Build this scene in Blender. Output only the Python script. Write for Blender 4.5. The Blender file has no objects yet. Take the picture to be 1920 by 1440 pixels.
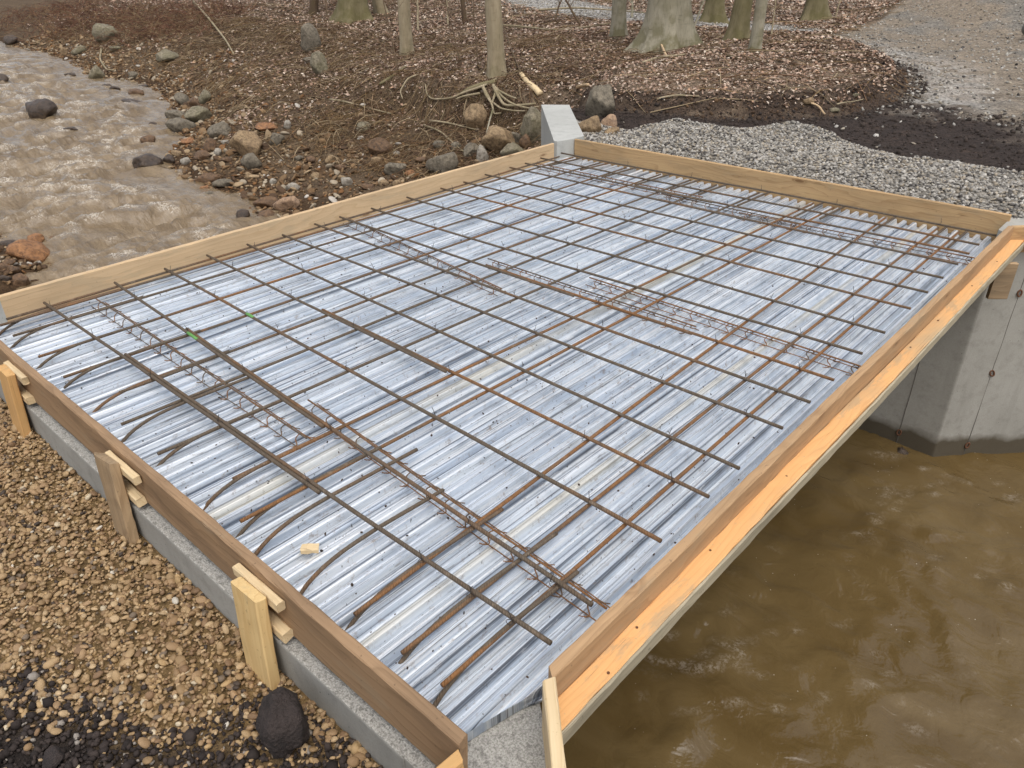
import bpy, bmesh, math, random
import numpy as np
from mathutils import Vector, Matrix

# ------------------------------------------------------------------ camera, sky, sun, exposure
sc = bpy.context.scene
CAM = np.array([4.59238, -0.75673, 1.75611])
YAW, PITCH, ROLL, FPX = -0.744723, 0.522136, -0.016258, 1428.79
W, L, HB, T = 3.752, 5.0935, 0.1645, 0.034          # deck width, span, form height, plank thickness

def cam_basis():
    f = np.array([math.sin(YAW)*math.cos(PITCH), math.cos(YAW)*math.cos(PITCH), -math.sin(PITCH)])
    rt = np.array([math.cos(YAW), -math.sin(YAW), 0.0]); up = np.cross(rt, f)
    c, s = math.cos(ROLL), math.sin(ROLL)
    return c*rt+s*up, -s*rt+c*up, f
RT, UP, FW = cam_basis()
cam_data = bpy.data.cameras.new("camera"); cam = bpy.data.objects.new("camera", cam_data)
sc.collection.objects.link(cam)
cam.matrix_world = Matrix(((RT[0], UP[0], -FW[0], CAM[0]), (RT[1], UP[1], -FW[1], CAM[1]), (RT[2], UP[2], -FW[2], CAM[2]), (0, 0, 0, 1)))
cam_data.sensor_fit = 'HORIZONTAL'; cam_data.sensor_width = 36.0; cam_data.lens = FPX/1920*36.0
cam_data.clip_start = 0.02; cam_data.clip_end = 400
sc.camera = cam

SUN_EL, SUN_AZ = 66.0, 120.0
world = bpy.data.worlds.new("World"); sc.world = world; world.use_nodes = True
wn = world.node_tree.nodes; wl = world.node_tree.links
bg = wn.get("Background") or wn.new("ShaderNodeBackground")
sky = wn.new("ShaderNodeTexSky"); sky.sky_type = 'NISHITA'; sky.sun_disc = False
sky.sun_elevation = math.radians(SUN_EL); sky.sun_rotation = math.radians(SUN_AZ)
sky.dust_density = 4.0; sky.air_density = 1.0
hs = wn.new("ShaderNodeHueSaturation"); hs.inputs['Saturation'].default_value = 0.42
wl.new(sky.outputs[0], hs.inputs['Color']); wl.new(hs.outputs[0], bg.inputs[0])
bg.inputs[1].default_value = 0.15
sd = bpy.data.lights.new("sun", 'SUN'); sd.energy = 0.7; sd.angle = math.radians(60); sd.color = (1.0, 0.95, 0.88)
sun = bpy.data.objects.new("sun", sd); sc.collection.objects.link(sun)
az = math.radians(SUN_AZ)
sdir = Vector((math.sin(az)*math.cos(math.radians(SUN_EL)), math.cos(az)*math.cos(math.radians(SUN_EL)), math.sin(math.radians(SUN_EL))))
sun.rotation_euler = sdir.to_track_quat('Z', 'Y').to_euler(); sun.location = (0, 0, 12)
sc.view_settings.view_transform = 'Standard'; sc.view_settings.look = 'None'
sc.view_settings.gamma = 1.0; sc.view_settings.exposure = 0.42
sc.render.resolution_x, sc.render.resolution_y = 1024, 768

# ------------------------------------------------------------------ helpers
rng = np.random.default_rng(7); random.seed(7)
C = sc.collection

def srgb(r, g, b):
    f = lambda c: (c/255/12.92) if c/255 <= 0.04045 else ((c/255+0.055)/1.055)**2.4
    return (f(r), f(g), f(b), 1.0)

def ss(a, b, x):
    t = np.clip((np.asarray(x, float)-a)/(b-a), 0, 1); return t*t*(3-2*t)

def _hash(ix, iy, seed):
    n = (ix.astype(np.int64)*374761393 + iy.astype(np.int64)*668265263 + seed*1442695041) & 0xffffffff
    n = ((n ^ (n >> 13))*1274126177) & 0xffffffff
    n = (n ^ (n >> 16)) & 0xffff
    return n/65535.0

def vnoise(x, y, seed=0):
    x = np.asarray(x, float); y = np.asarray(y, float)
    ix = np.floor(x); iy = np.floor(y); fx = x-ix; fy = y-iy
    fx = fx*fx*fx*(fx*(fx*6-15)+10); fy = fy*fy*fy*(fy*(fy*6-15)+10)
    ix = ix.astype(np.int64); iy = iy.astype(np.int64)
    a = _hash(ix, iy, seed); b = _hash(ix+1, iy, seed); c = _hash(ix, iy+1, seed); d = _hash(ix+1, iy+1, seed)
    return (a*(1-fx)+b*fx)*(1-fy)+(c*(1-fx)+d*fx)*fy

def fbm(x, y, seed=0, octv=4, gain=0.5):
    s = 0; a = 1.0; t = 0
    for i in range(octv):
        s = s+a*(vnoise(x*2**i, y*2**i, seed+i*17)-0.5); t += a; a *= gain
    return s/t*2

def obj(name, me, mat=None, parent=None, smooth=False):
    o = bpy.data.objects.new(name, me); C.objects.link(o)
    if mat is not None and not me.materials: me.materials.append(mat)
    if smooth and len(me.polygons): me.polygons.foreach_set('use_smooth', np.ones(len(me.polygons), bool))
    if parent is not None: o.parent = parent
    return o

def mesh(name, V, F, col=None, uv=None):
    V = np.asarray(V, np.float32); me = bpy.data.meshes.new(name)
    if isinstance(F, np.ndarray):
        k = F.shape[1]; n = len(F)
        me.vertices.add(len(V)); me.vertices.foreach_set('co', V.ravel())
        me.loops.add(n*k); me.loops.foreach_set('vertex_index', F.astype(np.int32).ravel())
        me.polygons.add(n); me.polygons.foreach_set('loop_start', np.arange(0, n*k, k, dtype=np.int32))
        me.update(calc_edges=True); me.validate()
    else:
        me.from_pydata(V.tolist(), [], F); me.update()
    if col is not None:
        a = me.color_attributes.new('Col', 'FLOAT_COLOR', 'POINT')
        c = np.ones((len(V), 4), np.float32); c[:, :np.shape(col)[1]] = col; a.data.foreach_set('color', c.ravel())
    return me

def add_attr(me, name, vals):
    a = me.attributes.new(name, 'FLOAT', 'POINT'); a.data.foreach_set('value', np.asarray(vals, np.float32))

def tag(o, label, cat=None, group=None, kind=None):
    o['label'] = label
    if cat: o['category'] = cat
    if group: o['group'] = group
    if kind: o['kind'] = kind
    return o

def thing(name, label, cat, loc=(0, 0, 0), group=None):
    o = bpy.data.objects.new(name, None); C.objects.link(o); o.location = loc
    o.empty_display_size = 0.1
    return tag(o, label, cat, group)

def ray(px, py):
    d = RT*(px-960)/FPX - UP*(py-720)/FPX + FW
    return d/np.linalg.norm(d)
def at_z(px, py, z):
    d = ray(px, py); return CAM+d*(z-CAM[2])/d[2]

def tube(path, rad, sides=8, cap=True):
    """tube along a polyline; returns verts, faces, and length coordinate per vertex"""
    P = np.asarray(path, float); n = len(P); R = np.broadcast_to(np.asarray(rad, float), (n,))
    tg = np.gradient(P, axis=0); tg /= np.linalg.norm(tg, axis=1)[:, None]+1e-12
    ref = np.array([0, 0, 1.0]) if abs(tg[0, 2]) < 0.9 else np.array([1.0, 0, 0])
    V = []; ang = np.arange(sides)*2*math.pi/sides
    u = np.cross(tg[0], ref); u /= np.linalg.norm(u)
    for i in range(n):
        u = u-tg[i]*(u@tg[i]); u /= np.linalg.norm(u)+1e-12; v = np.cross(tg[i], u)
        V.append(P[i]+R[i]*(np.cos(ang)[:, None]*u+np.sin(ang)[:, None]*v))
    V = np.concatenate(V); F = []
    for i in range(n-1):
        a = i*sides
        for k in range(sides):
            F.append((a+k, a+(k+1) % sides, a+sides+(k+1) % sides, a+sides+k))
    if cap:
        F.append(tuple(range(sides))[::-1]); F.append(tuple(range((n-1)*sides, n*sides)))
    return V, F

class MB:
    def __init__(s): s.V = []; s.F = []; s.n = 0; s.C = []
    def add(s, V, F, col=None):
        V = np.asarray(V, float)
        s.V.append(V); s.F += [tuple(i+s.n for i in f) for f in F]; s.n += len(V)
        if col is not None: s.C.append(np.broadcast_to(np.asarray(col, float), (len(V), 3)))
    def tube(s, path, rad, sides=6, col=None): s.add(*tube(path, rad, sides), col=col)
    def mesh(s, name): return mesh(name, np.concatenate(s.V), s.F, np.concatenate(s.C) if s.C else None)

_ICO = {}
def ico(sub):
    if sub not in _ICO:
        bm = bmesh.new(); bmesh.ops.create_icosphere(bm, subdivisions=sub, radius=1.0)
        _ICO[sub] = (np.array([v.co[:] for v in bm.verts]), np.array([[v.index for v in f.verts] for f in bm.faces])); bm.free()
    return _ICO[sub]

def rand_rot(n, tilt=1.0):
    a = rng.uniform(0, 2*math.pi, n); b = rng.normal(0, 0.5*tilt, n); c = rng.normal(0, 0.5*tilt, n)
    ca, sa, cb, sb, cc, s_c = np.cos(a), np.sin(a), np.cos(b), np.sin(b), np.cos(c), np.sin(c)
    R = np.zeros((n, 3, 3))
    R[:, 0] = np.stack([ca*cb, ca*sb*s_c-sa*cc, ca*sb*cc+sa*s_c], 1)
    R[:, 1] = np.stack([sa*cb, sa*sb*s_c+ca*cc, sa*sb*cc-ca*s_c], 1)
    R[:, 2] = np.stack([-sb, cb*s_c, cb*cc], 1)
    return R

def facet_rock(sub, planes, lo=0.62, hi=0.95, noise=0.04, seed=None):
    r = np.random.default_rng(seed) if seed is not None else rng
    V, F = ico(sub); n = r.normal(size=(planes, 3)); n /= np.linalg.norm(n, axis=1)[:, None]
    o = r.uniform(lo, hi, planes); d = V@n.T
    rad = np.minimum(1.0, np.where(d > 0.05, o/np.maximum(d, 0.05), 9).min(1))
    rad = rad*(1+noise*fbm(V[:, 0]*3+V[:, 2]*2+5, V[:, 1]*3-V[:, 2]*1.7+9, int(r.integers(999)), 3))
    return V*rad[:, None], F

def blobs(Cn, S, cols, sub=1, tilt=1.0, planes=7, variants=8, lo=.6, hi=.95):
    """many stones as one vertex/face soup"""
    n = len(Cn); tv = [facet_rock(sub, planes, lo, hi, 0.03)[0] for _ in range(variants)]
    F0 = ico(sub)[1]; tv = np.array(tv)[rng.integers(0, variants, n)]
    R = rand_rot(n, tilt)
    V = np.einsum('nij,nvj->nvi', R, tv*S[:, None, :])+Cn[:, None, :]
    k = V.shape[1]; F = (F0[None]+np.arange(n)[:, None, None]*k).reshape(-1, 3)
    col = np.repeat(cols, k, axis=0)
    return V.reshape(-1, 3), F, col

# ------------------------------------------------------------------ materials
def newmat(name):
    m = bpy.data.materials.new(name); m.use_nodes = True
    nt = m.node_tree; b = nt.nodes["Principled BSDF"]
    return m, nt, b
class N:
    """tiny node-graph builder"""
    def __init__(s, nt): s.nt = nt
    def node(s, t, **kw):
        n = s.nt.nodes.new(t)
        for k, v in kw.items(): setattr(n, k, v)
        return n
    def link(s, a, b): s.nt.links.new(a, b)
    def coord(s, which='Object', scale=(1, 1, 1), loc=(0, 0, 0)):
        tc = s.node('ShaderNodeTexCoord'); mp = s.node('ShaderNodeMapping')
        mp.inputs['Scale'].default_value = scale; mp.inputs['Location'].default_value = loc
        s.link(tc.outputs[which], mp.inputs['Vector']); return mp.outputs[0]
    def noise(s, vec, scale=5, detail=4, rough=.5, dist=0.0):
        n = s.node('ShaderNodeTexNoise'); n.inputs['Scale'].default_value = scale; n.inputs['Detail'].default_value = detail
        n.inputs['Roughness'].default_value = rough; n.inputs['Distortion'].default_value = dist
        s.link(vec, n.inputs['Vector']); return n.outputs[0]
    def voro(s, vec, scale=5, feature='F1', out='Distance'):
        n = s.node('ShaderNodeTexVoronoi', feature=feature); n.inputs['Scale'].default_value = scale
        s.link(vec, n.inputs['Vector']); return n.outputs[out]
    def ramp(s, fac, stops, interp='LINEAR'):
        n = s.node('ShaderNodeValToRGB'); e = n.color_ramp; e.interpolation = interp
        while len(e.elements) < len(stops): e.elements.new(0.5)
        for el, (p, c) in zip(e.elements, stops):
            el.position = p; el.color = c if hasattr(c, '__len__') else (c, c, c, 1)
        s.link(fac, n.inputs[0]); return n.outputs[0]
    def mix(s, fac, a, b, blend='MIX'):
        n = s.node('ShaderNodeMix', data_type='RGBA', blend_type=blend)
        for sock, v in ((n.inputs[0], fac), (n.inputs[6], a), (n.inputs[7], b)):
            if hasattr(v, 'is_output'): s.link(v, sock)
            else: sock.default_value = v
        return n.outputs[2]
    def math(s, op, a, b=0.5):
        n = s.node('ShaderNodeMath', operation=op)
        for sock, v in ((n.inputs[0], a), (n.inputs[1], b)):
            if hasattr(v, 'is_output'): s.link(v, sock)
            else: sock.default_value = v
        return n.outputs[0]
    def attr(s, name, out='Color'):
        n = s.node('ShaderNodeAttribute', attribute_name=name); return n.outputs[out]
    def bump(s, h, strength=.3, dist=.01, normal=None):
        n = s.node('ShaderNodeBump'); n.inputs['Strength'].default_value = strength; n.inputs['Distance'].default_value = dist
        s.link(h, n.inputs['Height'])
        if normal is not None: s.link(normal, n.inputs['Normal'])
        return n.outputs[0]
    def rand(s):
        return s.node('ShaderNodeObjectInfo').outputs['Random']

def wood(name, light, dark, stain=(0.05, 0.035, 0.02, 1), stain_amt=.35, knots=True, grain=1.0, rough=.75, smear=.25):
    m, nt, b = newmat(name); g = N(nt)
    oi = g.rand()
    tc = g.node('ShaderNodeTexCoord'); mp = g.node('ShaderNodeMapping'); g.link(tc.outputs['Object'], mp.inputs['Vector'])
    cx = g.node('ShaderNodeCombineXYZ'); g.link(g.math('MULTIPLY', oi, 37.0), cx.inputs[0]); g.link(g.math('MULTIPLY', oi, 11.0), cx.inputs[2])
    g.link(cx.outputs[0], mp.inputs['Location'])
    v = mp.outputs[0]
    def sc_(s3):
        n = g.node('ShaderNodeMapping'); n.inputs['Scale'].default_value = s3; g.link(v, n.inputs['Vector']); return n.outputs[0]
    warp = g.noise(sc_((1.3, 6, 6)), 1.0, 3, .5)
    # cathedral growth rings: bands of height bent by slow noise
    sep = g.node('ShaderNodeSeparateXYZ'); g.link(v, sep.inputs[0])
    ringc = g.math('ADD', g.math('MULTIPLY', sep.outputs[2], 26*grain), g.math('MULTIPLY', warp, 7.0))
    ringc = g.math('ADD', ringc, g.math('MULTIPLY', sep.outputs[1], 40*grain))
    ring = g.math('FRACT', ringc)
    ring = g.ramp(ring, [(0, 0.0), (.7, .35), (.93, 1.0), (1.0, 0.05)])
    fib = g.noise(sc_((3, 160, 160)), 1.0, 4, .65)
    c = g.mix(g.math('MULTIPLY', ring, .38), light, dark)
    c = g.mix(g.ramp(fib, [(.35, 0.0), (.75, .35)]), c, dark)
    big = g.noise(sc_((1.1, 3.5, 5)), 1.0, 5, .6)
    c = g.mix(g.math('MULTIPLY', g.ramp(big, [(.46, 0.0), (.72, 1.0)]), stain_amt), c, stain)
    if knots:
        vd = g.node('ShaderNodeTexVoronoi', feature='F1'); vd.inputs['Scale'].default_value = 1.0
        g.link(sc_((2.6, 2.0, 9.0)), vd.inputs['Vector'])
        kd = g.math('ADD', vd.outputs['Distance'], g.math('MULTIPLY', g.math('SUBTRACT', warp, .5), .08))
        kn = g.ramp(kd, [(0.0, 1.0), (.075, .9), (.105, .1), (.12, .45), (.17, 0.0)])
        c = g.mix(g.math('MULTIPLY', kn, .75), c, (dark[0]*.45, dark[1]*.36, dark[2]*.3, 1))
    sm = g.noise(sc_((2.4, 9, 9)), 1.0, 6, .7)
    c = g.mix(g.math('MULTIPLY', g.ramp(sm, [(.55, 0.0), (.61, 1.0)]), smear), c, srgb(158, 146, 122))
    ck = g.noise(sc_((1.6, 150, 150)), 1.0, 3, .5)
    c = g.mix(g.ramp(ck, [(.69, 0.0), (.73, .75)]), c, (dark[0]*.35, dark[1]*.3, dark[2]*.28, 1))
    sp = g.noise(sc_((60, 60, 60)), 1.0, 2, .6)
    c = g.mix(g.ramp(sp, [(.66, 0.0), (.74, .5)]), c, stain)
    g.link(c, b.inputs['Base Color']); b.inputs['Roughness'].default_value = rough
    b.inputs['Specular IOR Level'].default_value = .3
    nb = g.bump(g.math('ADD', fib, g.math('MULTIPLY', ring, .6)), .25, .002)
    g.link(nb, b.inputs['Normal'])
    return m

M = {}
M['wood_pale'] = wood('pale_lumber', srgb(212, 184, 146), srgb(176, 142, 102), stain=srgb(128, 112, 90), stain_amt=.35)
M['wood_tan'] = wood('tan_lumber', srgb(198, 166, 122), srgb(140, 102, 64), stain=srgb(100, 86, 66), stain_amt=.55)
M['wood_brown'] = wood('brown_lumber', srgb(166, 136, 104), srgb(116, 92, 66), stain=srgb(80, 64, 50), stain_amt=.7)
M['wood_right'] = wood('worn_lumber', srgb(186, 152, 114), srgb(144, 112, 78), stain=srgb(110, 92, 72), stain_amt=.5)
M['wood_orange'] = wood('orange_lumber', srgb(228, 178, 120), srgb(202, 146, 90), stain=srgb(176, 156, 124), stain_amt=.9, knots=False, smear=.45)
M['wood_grey'] = wood('grey_edge_lumber', srgb(184, 172, 146), srgb(132, 124, 104), stain=srgb(88, 84, 72), stain_amt=.6, knots=False)
M['wood_yellow'] = wood('yellow_lumber', srgb(226, 196, 140), srgb(196, 156, 98), stain=srgb(150, 118, 78), stain_amt=.35, knots=False, grain=.6)
M['wood_fresh'] = wood('fresh_cut_lumber', srgb(226, 204, 164), srgb(196, 166, 120), stain=srgb(168, 138, 100), stain_amt=.3, knots=False)
M['wood_amber'] = wood('amber_lumber', srgb(210, 168, 112), srgb(176, 130, 78), stain=srgb(140, 104, 64), stain_amt=.35, knots=False, grain=.6)
M['wood_weathered'] = wood('weathered_lumber', srgb(180, 154, 120), srgb(134, 108, 80), stain=srgb(92, 82, 68), stain_amt=.7)

def make_concrete(name, c1, c2, dark, rough=.9, agg=0.0, wetline=None):
    m, nt, b = newmat(name); g = N(nt)
    v = g.coord('Object')
    n1 = g.noise(v, 1.7, 6, .6); n2 = g.noise(v, 14, 5, .65); n3 = g.noise(v, 150, 3, .6)
    c = g.mix(g.ramp(n1, [(.3, 0.0), (.7, 1.0)]), c1, c2)
    c = g.mix(g.ramp(n2, [(.5, 0.0), (.8, .55)]), c, dark)
    c = g.mix(g.ramp(n3, [(.3, .25), (.6, 0.0)]), c, dark)
    pits = g.voro(v, 26); pm = g.ramp(pits, [(.045, .85), (.08, 0.0)])
    sel = g.noise(v, 5.0, 2)
    pm = g.math('MULTIPLY', pm, g.ramp(sel, [(.5, 0.0), (.56, 1.0)]))
    c = g.mix(pm, c, (.045, .043, .04, 1))
    # board-marked vertical streaks
    st = g.noise(g.coord('Object', (9, 9, .8)), 1.0, 4, .6)
    c = g.mix(g.ramp(st, [(.55, 0.0), (.8, .3)]), c, dark)
    h = g.math('ADD', g.math('MULTIPLY', n3, .5), n2)
    if agg:
        ag = g.noise(v, 170, 3, .7); ad = g.noise(v, 60, 4, .7)
        geo = g.node('ShaderNodeNewGeometry'); sz = g.node('ShaderNodeSeparateXYZ'); g.link(geo.outputs['True Normal'], sz.inputs[0])
        upf = g.ramp(sz.outputs[2], [(.5, 0.0), (.8, 1.0)])
        c = g.mix(g.math('MULTIPLY', upf, agg), c, g.mix(g.ramp(ag, [(.35, 0.0), (.6, 1.0)]), srgb(112, 110, 104), srgb(200, 197, 190)))
        c = g.mix(g.math('MULTIPLY', upf, g.ramp(ad, [(.35, .6), (.5, 0.0)])), c, srgb(96, 94, 88))
        h = g.math('ADD', h, g.math('MULTIPLY', g.math('MULTIPLY', upf, ag), 1.6))
    if wetline is not None:
        sep = g.node('ShaderNodeSeparateXYZ'); g.link(v, sep.inputs[0])
        zz = g.math('ADD', sep.outputs[2], g.math('MULTIPLY', g.noise(v, 6, 3), .12))
        wf = g.ramp(g.math('SUBTRACT', zz, wetline-.5), [(.5, 1.0), (.56, 0.0)])
        c = g.mix(g.math('MULTIPLY', wf, .9), c, srgb(74, 64, 46))
    g.link(c, b.inputs['Base Color']); b.inputs['Roughness'].default_value = rough
    b.inputs['Specular IOR Level'].default_value = .3
    g.link(g.bump(h, .35 if not agg else .7, .004), b.inputs['Normal'])
    return m
M['concrete'] = make_concrete('cast_concrete', srgb(176, 173, 164), srgb(158, 155, 146), srgb(124, 121, 112), wetline=-1.45)
M['concrete_light'] = make_concrete('light_concrete', srgb(190, 190, 184), srgb(174, 174, 168), srgb(146, 146, 140))
M['concrete_top'] = make_concrete('rough_concrete', srgb(172, 170, 162), srgb(150, 148, 141), srgb(116, 114, 108), agg=.6)

def make_metal():
    m, nt, b = newmat('galvanised_steel'); g = N(nt)
    oi = g.rand()
    vy = g.coord('Object', (70, .55, 1)); vx = g.coord('Object', (16, .06, 1)); v = g.coord('Object')
    s1 = g.noise(vy, 1.0, 9, .74); s2 = g.noise(vx, 1.0, 6, .8); s3 = g.noise(g.coord('Object', (150, 4.5, 1)), 1.0, 8, .75)
    sp = g.noise(g.coord('Object', (90, 20, 1)), 1.0, 6, .78)
    big = g.noise(g.coord('Object', (1.3, .9, 1)), 1.0, 3, .5)
    s4 = g.noise(g.coord('Object', (85, .05, 1)), 1.0, 4, .65); s5 = g.noise(g.coord('Object', (210, .6, 1)), 1.0, 4, .7)  # thin streaks: groove shade, grime and silvery rib reflections painted into the colour
    c = g.mix(g.ramp(s2, [(.40, 0.0), (.60, 1.0)]), srgb(182, 194, 208), srgb(218, 225, 231))
    c = g.mix(g.ramp(s1, [(.50, 0.0), (.60, .8)]), c, srgb(242, 245, 246))
    c = g.mix(g.ramp(s4, [(.38, .95), (.47, 0.0)]), c, srgb(98, 107, 120))
    c = g.mix(g.ramp(s4, [(.57, 0.0), (.63, .8)]), c, srgb(246, 247, 247))
    c = g.mix(g.ramp(s1, [(.36, .7), (.45, 0.0)]), c, srgb(132, 141, 152))
    c = g.mix(g.ramp(s5, [(.37, .85), (.44, 0.0)]), c, srgb(100, 104, 112))
    c = g.mix(g.ramp(s3, [(.36, .65), (.43, 0.0)]), c, srgb(122, 118, 118))
    c = g.mix(g.ramp(s3, [(.57, 0.0), (.64, .6)]), c, srgb(246, 246, 246))
    # cement-coloured bands that run the length of the sheets
    w = g.node('ShaderNodeSeparateXYZ'); tc = g.node('ShaderNodeTexCoord'); g.link(tc.outputs['Object'], w.inputs[0])
    xx = g.math('ADD', w.outputs[0], g.math('MULTIPLY', g.math('SUBTRACT', g.noise(g.coord('Object', (3, .7, 1)), 1.0, 2), .5), .035))
    for x0, wd, amt in ((2.0, .022, .75), (2.93, .026, .85), (1.35, .015, .5), (.47, .02, .45), (3.3, .012, .35), (.98, .012, .4)):
        d = g.math('ABSOLUTE', g.math('SUBTRACT', xx, x0)); f = g.ramp(g.math('DIVIDE', d, wd*2), [(.35, amt), (.55, 0.0)])
        f = g.math('MULTIPLY', f, g.ramp(g.noise(g.coord('Object', (2, 1.1, 1), (x0*9, 0, 0)), 1.0, 4), [(.32, 0.15), (.6, 1.0)]))
        c = g.mix(f, c, srgb(226, 214, 182))
    dirt = g.math('MULTIPLY', g.ramp(sp, [(.56, 0.0), (.66, 1.0)]), g.ramp(big, [(.36, .2), (.62, .85)]))
    c = g.mix(dirt, c, srgb(140, 120, 102))
    fl = g.noise(g.coord('Object', (170, 60, 1)), 1.0, 3, .6)
    c = g.mix(g.math('MULTIPLY', g.ramp(fl, [(.66, 0.0), (.70, 1.0)]), .75), c, srgb(60, 54, 52))
    g.link(c, b.inputs['Base Color'])
    b.inputs['Metallic'].default_value = .4
    r = g.ramp(s1, [(.3, .55), (.7, .34)]); g.link(r, b.inputs['Roughness'])
    g.link(g.bump(g.math('ADD', g.math('MULTIPLY', s1, .6), g.math('MULTIPLY', sp, .5)), .25, .003), b.inputs['Normal'])
    return m
M['metal'] = make_metal()

def make_rebar(name, rust_bias):
    m, nt, b = newmat(name); g = N(nt); v = g.coord('Object')
    oi = g.rand()
    n1 = g.noise(v, 2.2, 4, .6); n2 = g.noise(v, 60, 4, .65)
    k = g.math('ADD', g.math('ADD', n1, g.math('MULTIPLY', g.math('SUBTRACT', oi, .5), .35)), rust_bias)
    c = g.mix(g.ramp(k, [(.42, 0.0), (.66, 1.0)]), srgb(104, 92, 77), srgb(144, 102, 62))
    c = g.mix(g.ramp(n2, [(.4, 0.0), (.72, .6)]), c, srgb(82, 64, 48))
    c = g.mix(g.ramp(g.noise(v, 35, 2), [(.6, 0.0), (.75, .45)]), c, srgb(150, 132, 112))
    g.link(c, b.inputs['Base Color']); b.inputs['Roughness'].default_value = .7; b.inputs['Metallic'].default_value = .25
    sep = g.node('ShaderNodeSeparateXYZ'); g.link(v, sep.inputs[0])
    rib = g.math('SINE', g.math('MULTIPLY', g.math('ADD', sep.outputs[0], sep.outputs[1]), 6.2832/.011), 0)
    g.link(g.bump(g.math('ADD', rib, n2), .55, .0016), b.inputs['Normal'])
    return m
M['rebar'] = make_rebar('rusty_bar', -.05); M['rebar_dark'] = make_rebar('dark_bar', -.15); M['rebar_rust'] = make_rebar('orange_rust_bar', .09)
M['wire'] = make_rebar('rusty_wire', .05)
def flat(name, col, rough=.8, metal=0.0):
    m, nt, b = newmat(name); g = N(nt); n = g.noise(g.coord('Object'), 40, 3)
    g.link(g.mix(g.ramp(n, [(.3, 0.0), (.8, .5)]), col, (col[0]*.55, col[1]*.55, col[2]*.55, 1)), b.inputs['Base Color'])
    b.inputs['Roughness'].default_value = rough; b.inputs['Metallic'].default_value = metal; return m
M['tie'] = flat('tie_wire', srgb(70, 64, 62), .6, .4)
M['green'] = flat('green_paint', srgb(104, 160, 84), .6)
M['hole'] = flat('rust_ring', srgb(104, 68, 44), .8)
M['joint'] = flat('form_joint', srgb(104, 100, 92), .95)
M['bucket'] = flat('worn_steel', srgb(122, 118, 114), .75, .15)

def vc_mat(name, rough=.9, nscale=40, namt=.35, bump=.4, bdist=.01, spec=.3):
    m, nt, b = newmat(name); g = N(nt); v = g.coord('Object')
    n = g.noise(v, nscale, 5, .65); c = g.attr('Col')
    c = g.mix(g.ramp(n, [(.3, namt), (.65, 0.0)]), c, g.mix(1.0, c, (.35, .33, .3, 1), 'MULTIPLY'))
    g.link(c, b.inputs['Base Color']); b.inputs['Roughness'].default_value = rough; b.inputs['Specular IOR Level'].default_value = spec
    g.link(g.bump(n, bump, bdist), b.inputs['Normal']); return m
M['pebble'] = vc_mat('pebble_stone', .65, 110, .4, .25, .003, .4)
M['crushed'] = vc_mat('crushed_stone', .85, 60, .3, .3, .005)
M['leaf'] = vc_mat('dead_leaf', .8, 50, .3, .2, .003)
M['twig'] = vc_mat('twig_bark', .9, 60, .4, .4, .003)

def rock_mat(name, c1, c2, c3, rough=.8, moss=0.0):
    m, nt, b = newmat(name); g = N(nt); v = g.coord('Object'); 
    n1 = g.noise(v, 3.5, 5, .6, .6); n2 = g.noise(v, 22, 5, .7); n3 = g.noise(v, 90, 3, .6)
    c = g.mix(g.ramp(n1, [(.35, 0.0), (.65, 1.0)]), c1, c2); c = g.mix(g.ramp(n2, [(.42, 0.0), (.64, .95)]), c, c3)
    c = g.mix(g.ramp(n3, [(.56, 0.0), (.68, .6)]), c, (c1[0]*1.3, c1[1]*1.3, c1[2]*1.3, 1))
    if moss: c = g.mix(g.math('MULTIPLY', g.ramp(g.noise(v, 5, 4), [(.42, 0.0), (.58, 1.0)]), moss), c, srgb(104, 100, 62))
    g.link(c, b.inputs['Base Color']); b.inputs['Roughness'].default_value = rough
    g.link(g.bump(g.math('ADD', n2, g.math('MULTIPLY', n3, .5)), .9, .02), b.inputs['Normal']); return m
M['rock_tan'] = rock_mat('tan_rock', srgb(166, 142, 108), srgb(142, 118, 88), srgb(100, 82, 62))
M['rock_grey'] = rock_mat('grey_rock', srgb(136, 126, 108), srgb(112, 103, 88), srgb(78, 71, 60))
M['rock_brown'] = rock_mat('brown_rock', srgb(126, 98, 70), srgb(104, 78, 54), srgb(70, 54, 40), .6)
M['rock_orange'] = rock_mat('orange_rock', srgb(170, 122, 78), srgb(146, 102, 66), srgb(98, 70, 48), .6)
M['rock_dark'] = rock_mat('wet_dark_rock', srgb(92, 76, 60), srgb(70, 58, 50), srgb(48, 41, 36), .42)
M['rock_moss'] = rock_mat('mossy_rock', srgb(148, 138, 116), srgb(122, 113, 94), srgb(84, 78, 62), .85, .25)
M['rock_white'] = rock_mat('white_rock', srgb(178, 170, 156), srgb(158, 150, 136), srgb(116, 108, 96))
M['rock_pink'] = rock_mat('pink_rock', srgb(190, 160, 130), srgb(168, 136, 108), srgb(120, 98, 80))
M['clod'] = rock_mat('dark_clod', srgb(62, 53, 49), srgb(52, 44, 41), srgb(38, 32, 30), .9)

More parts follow.
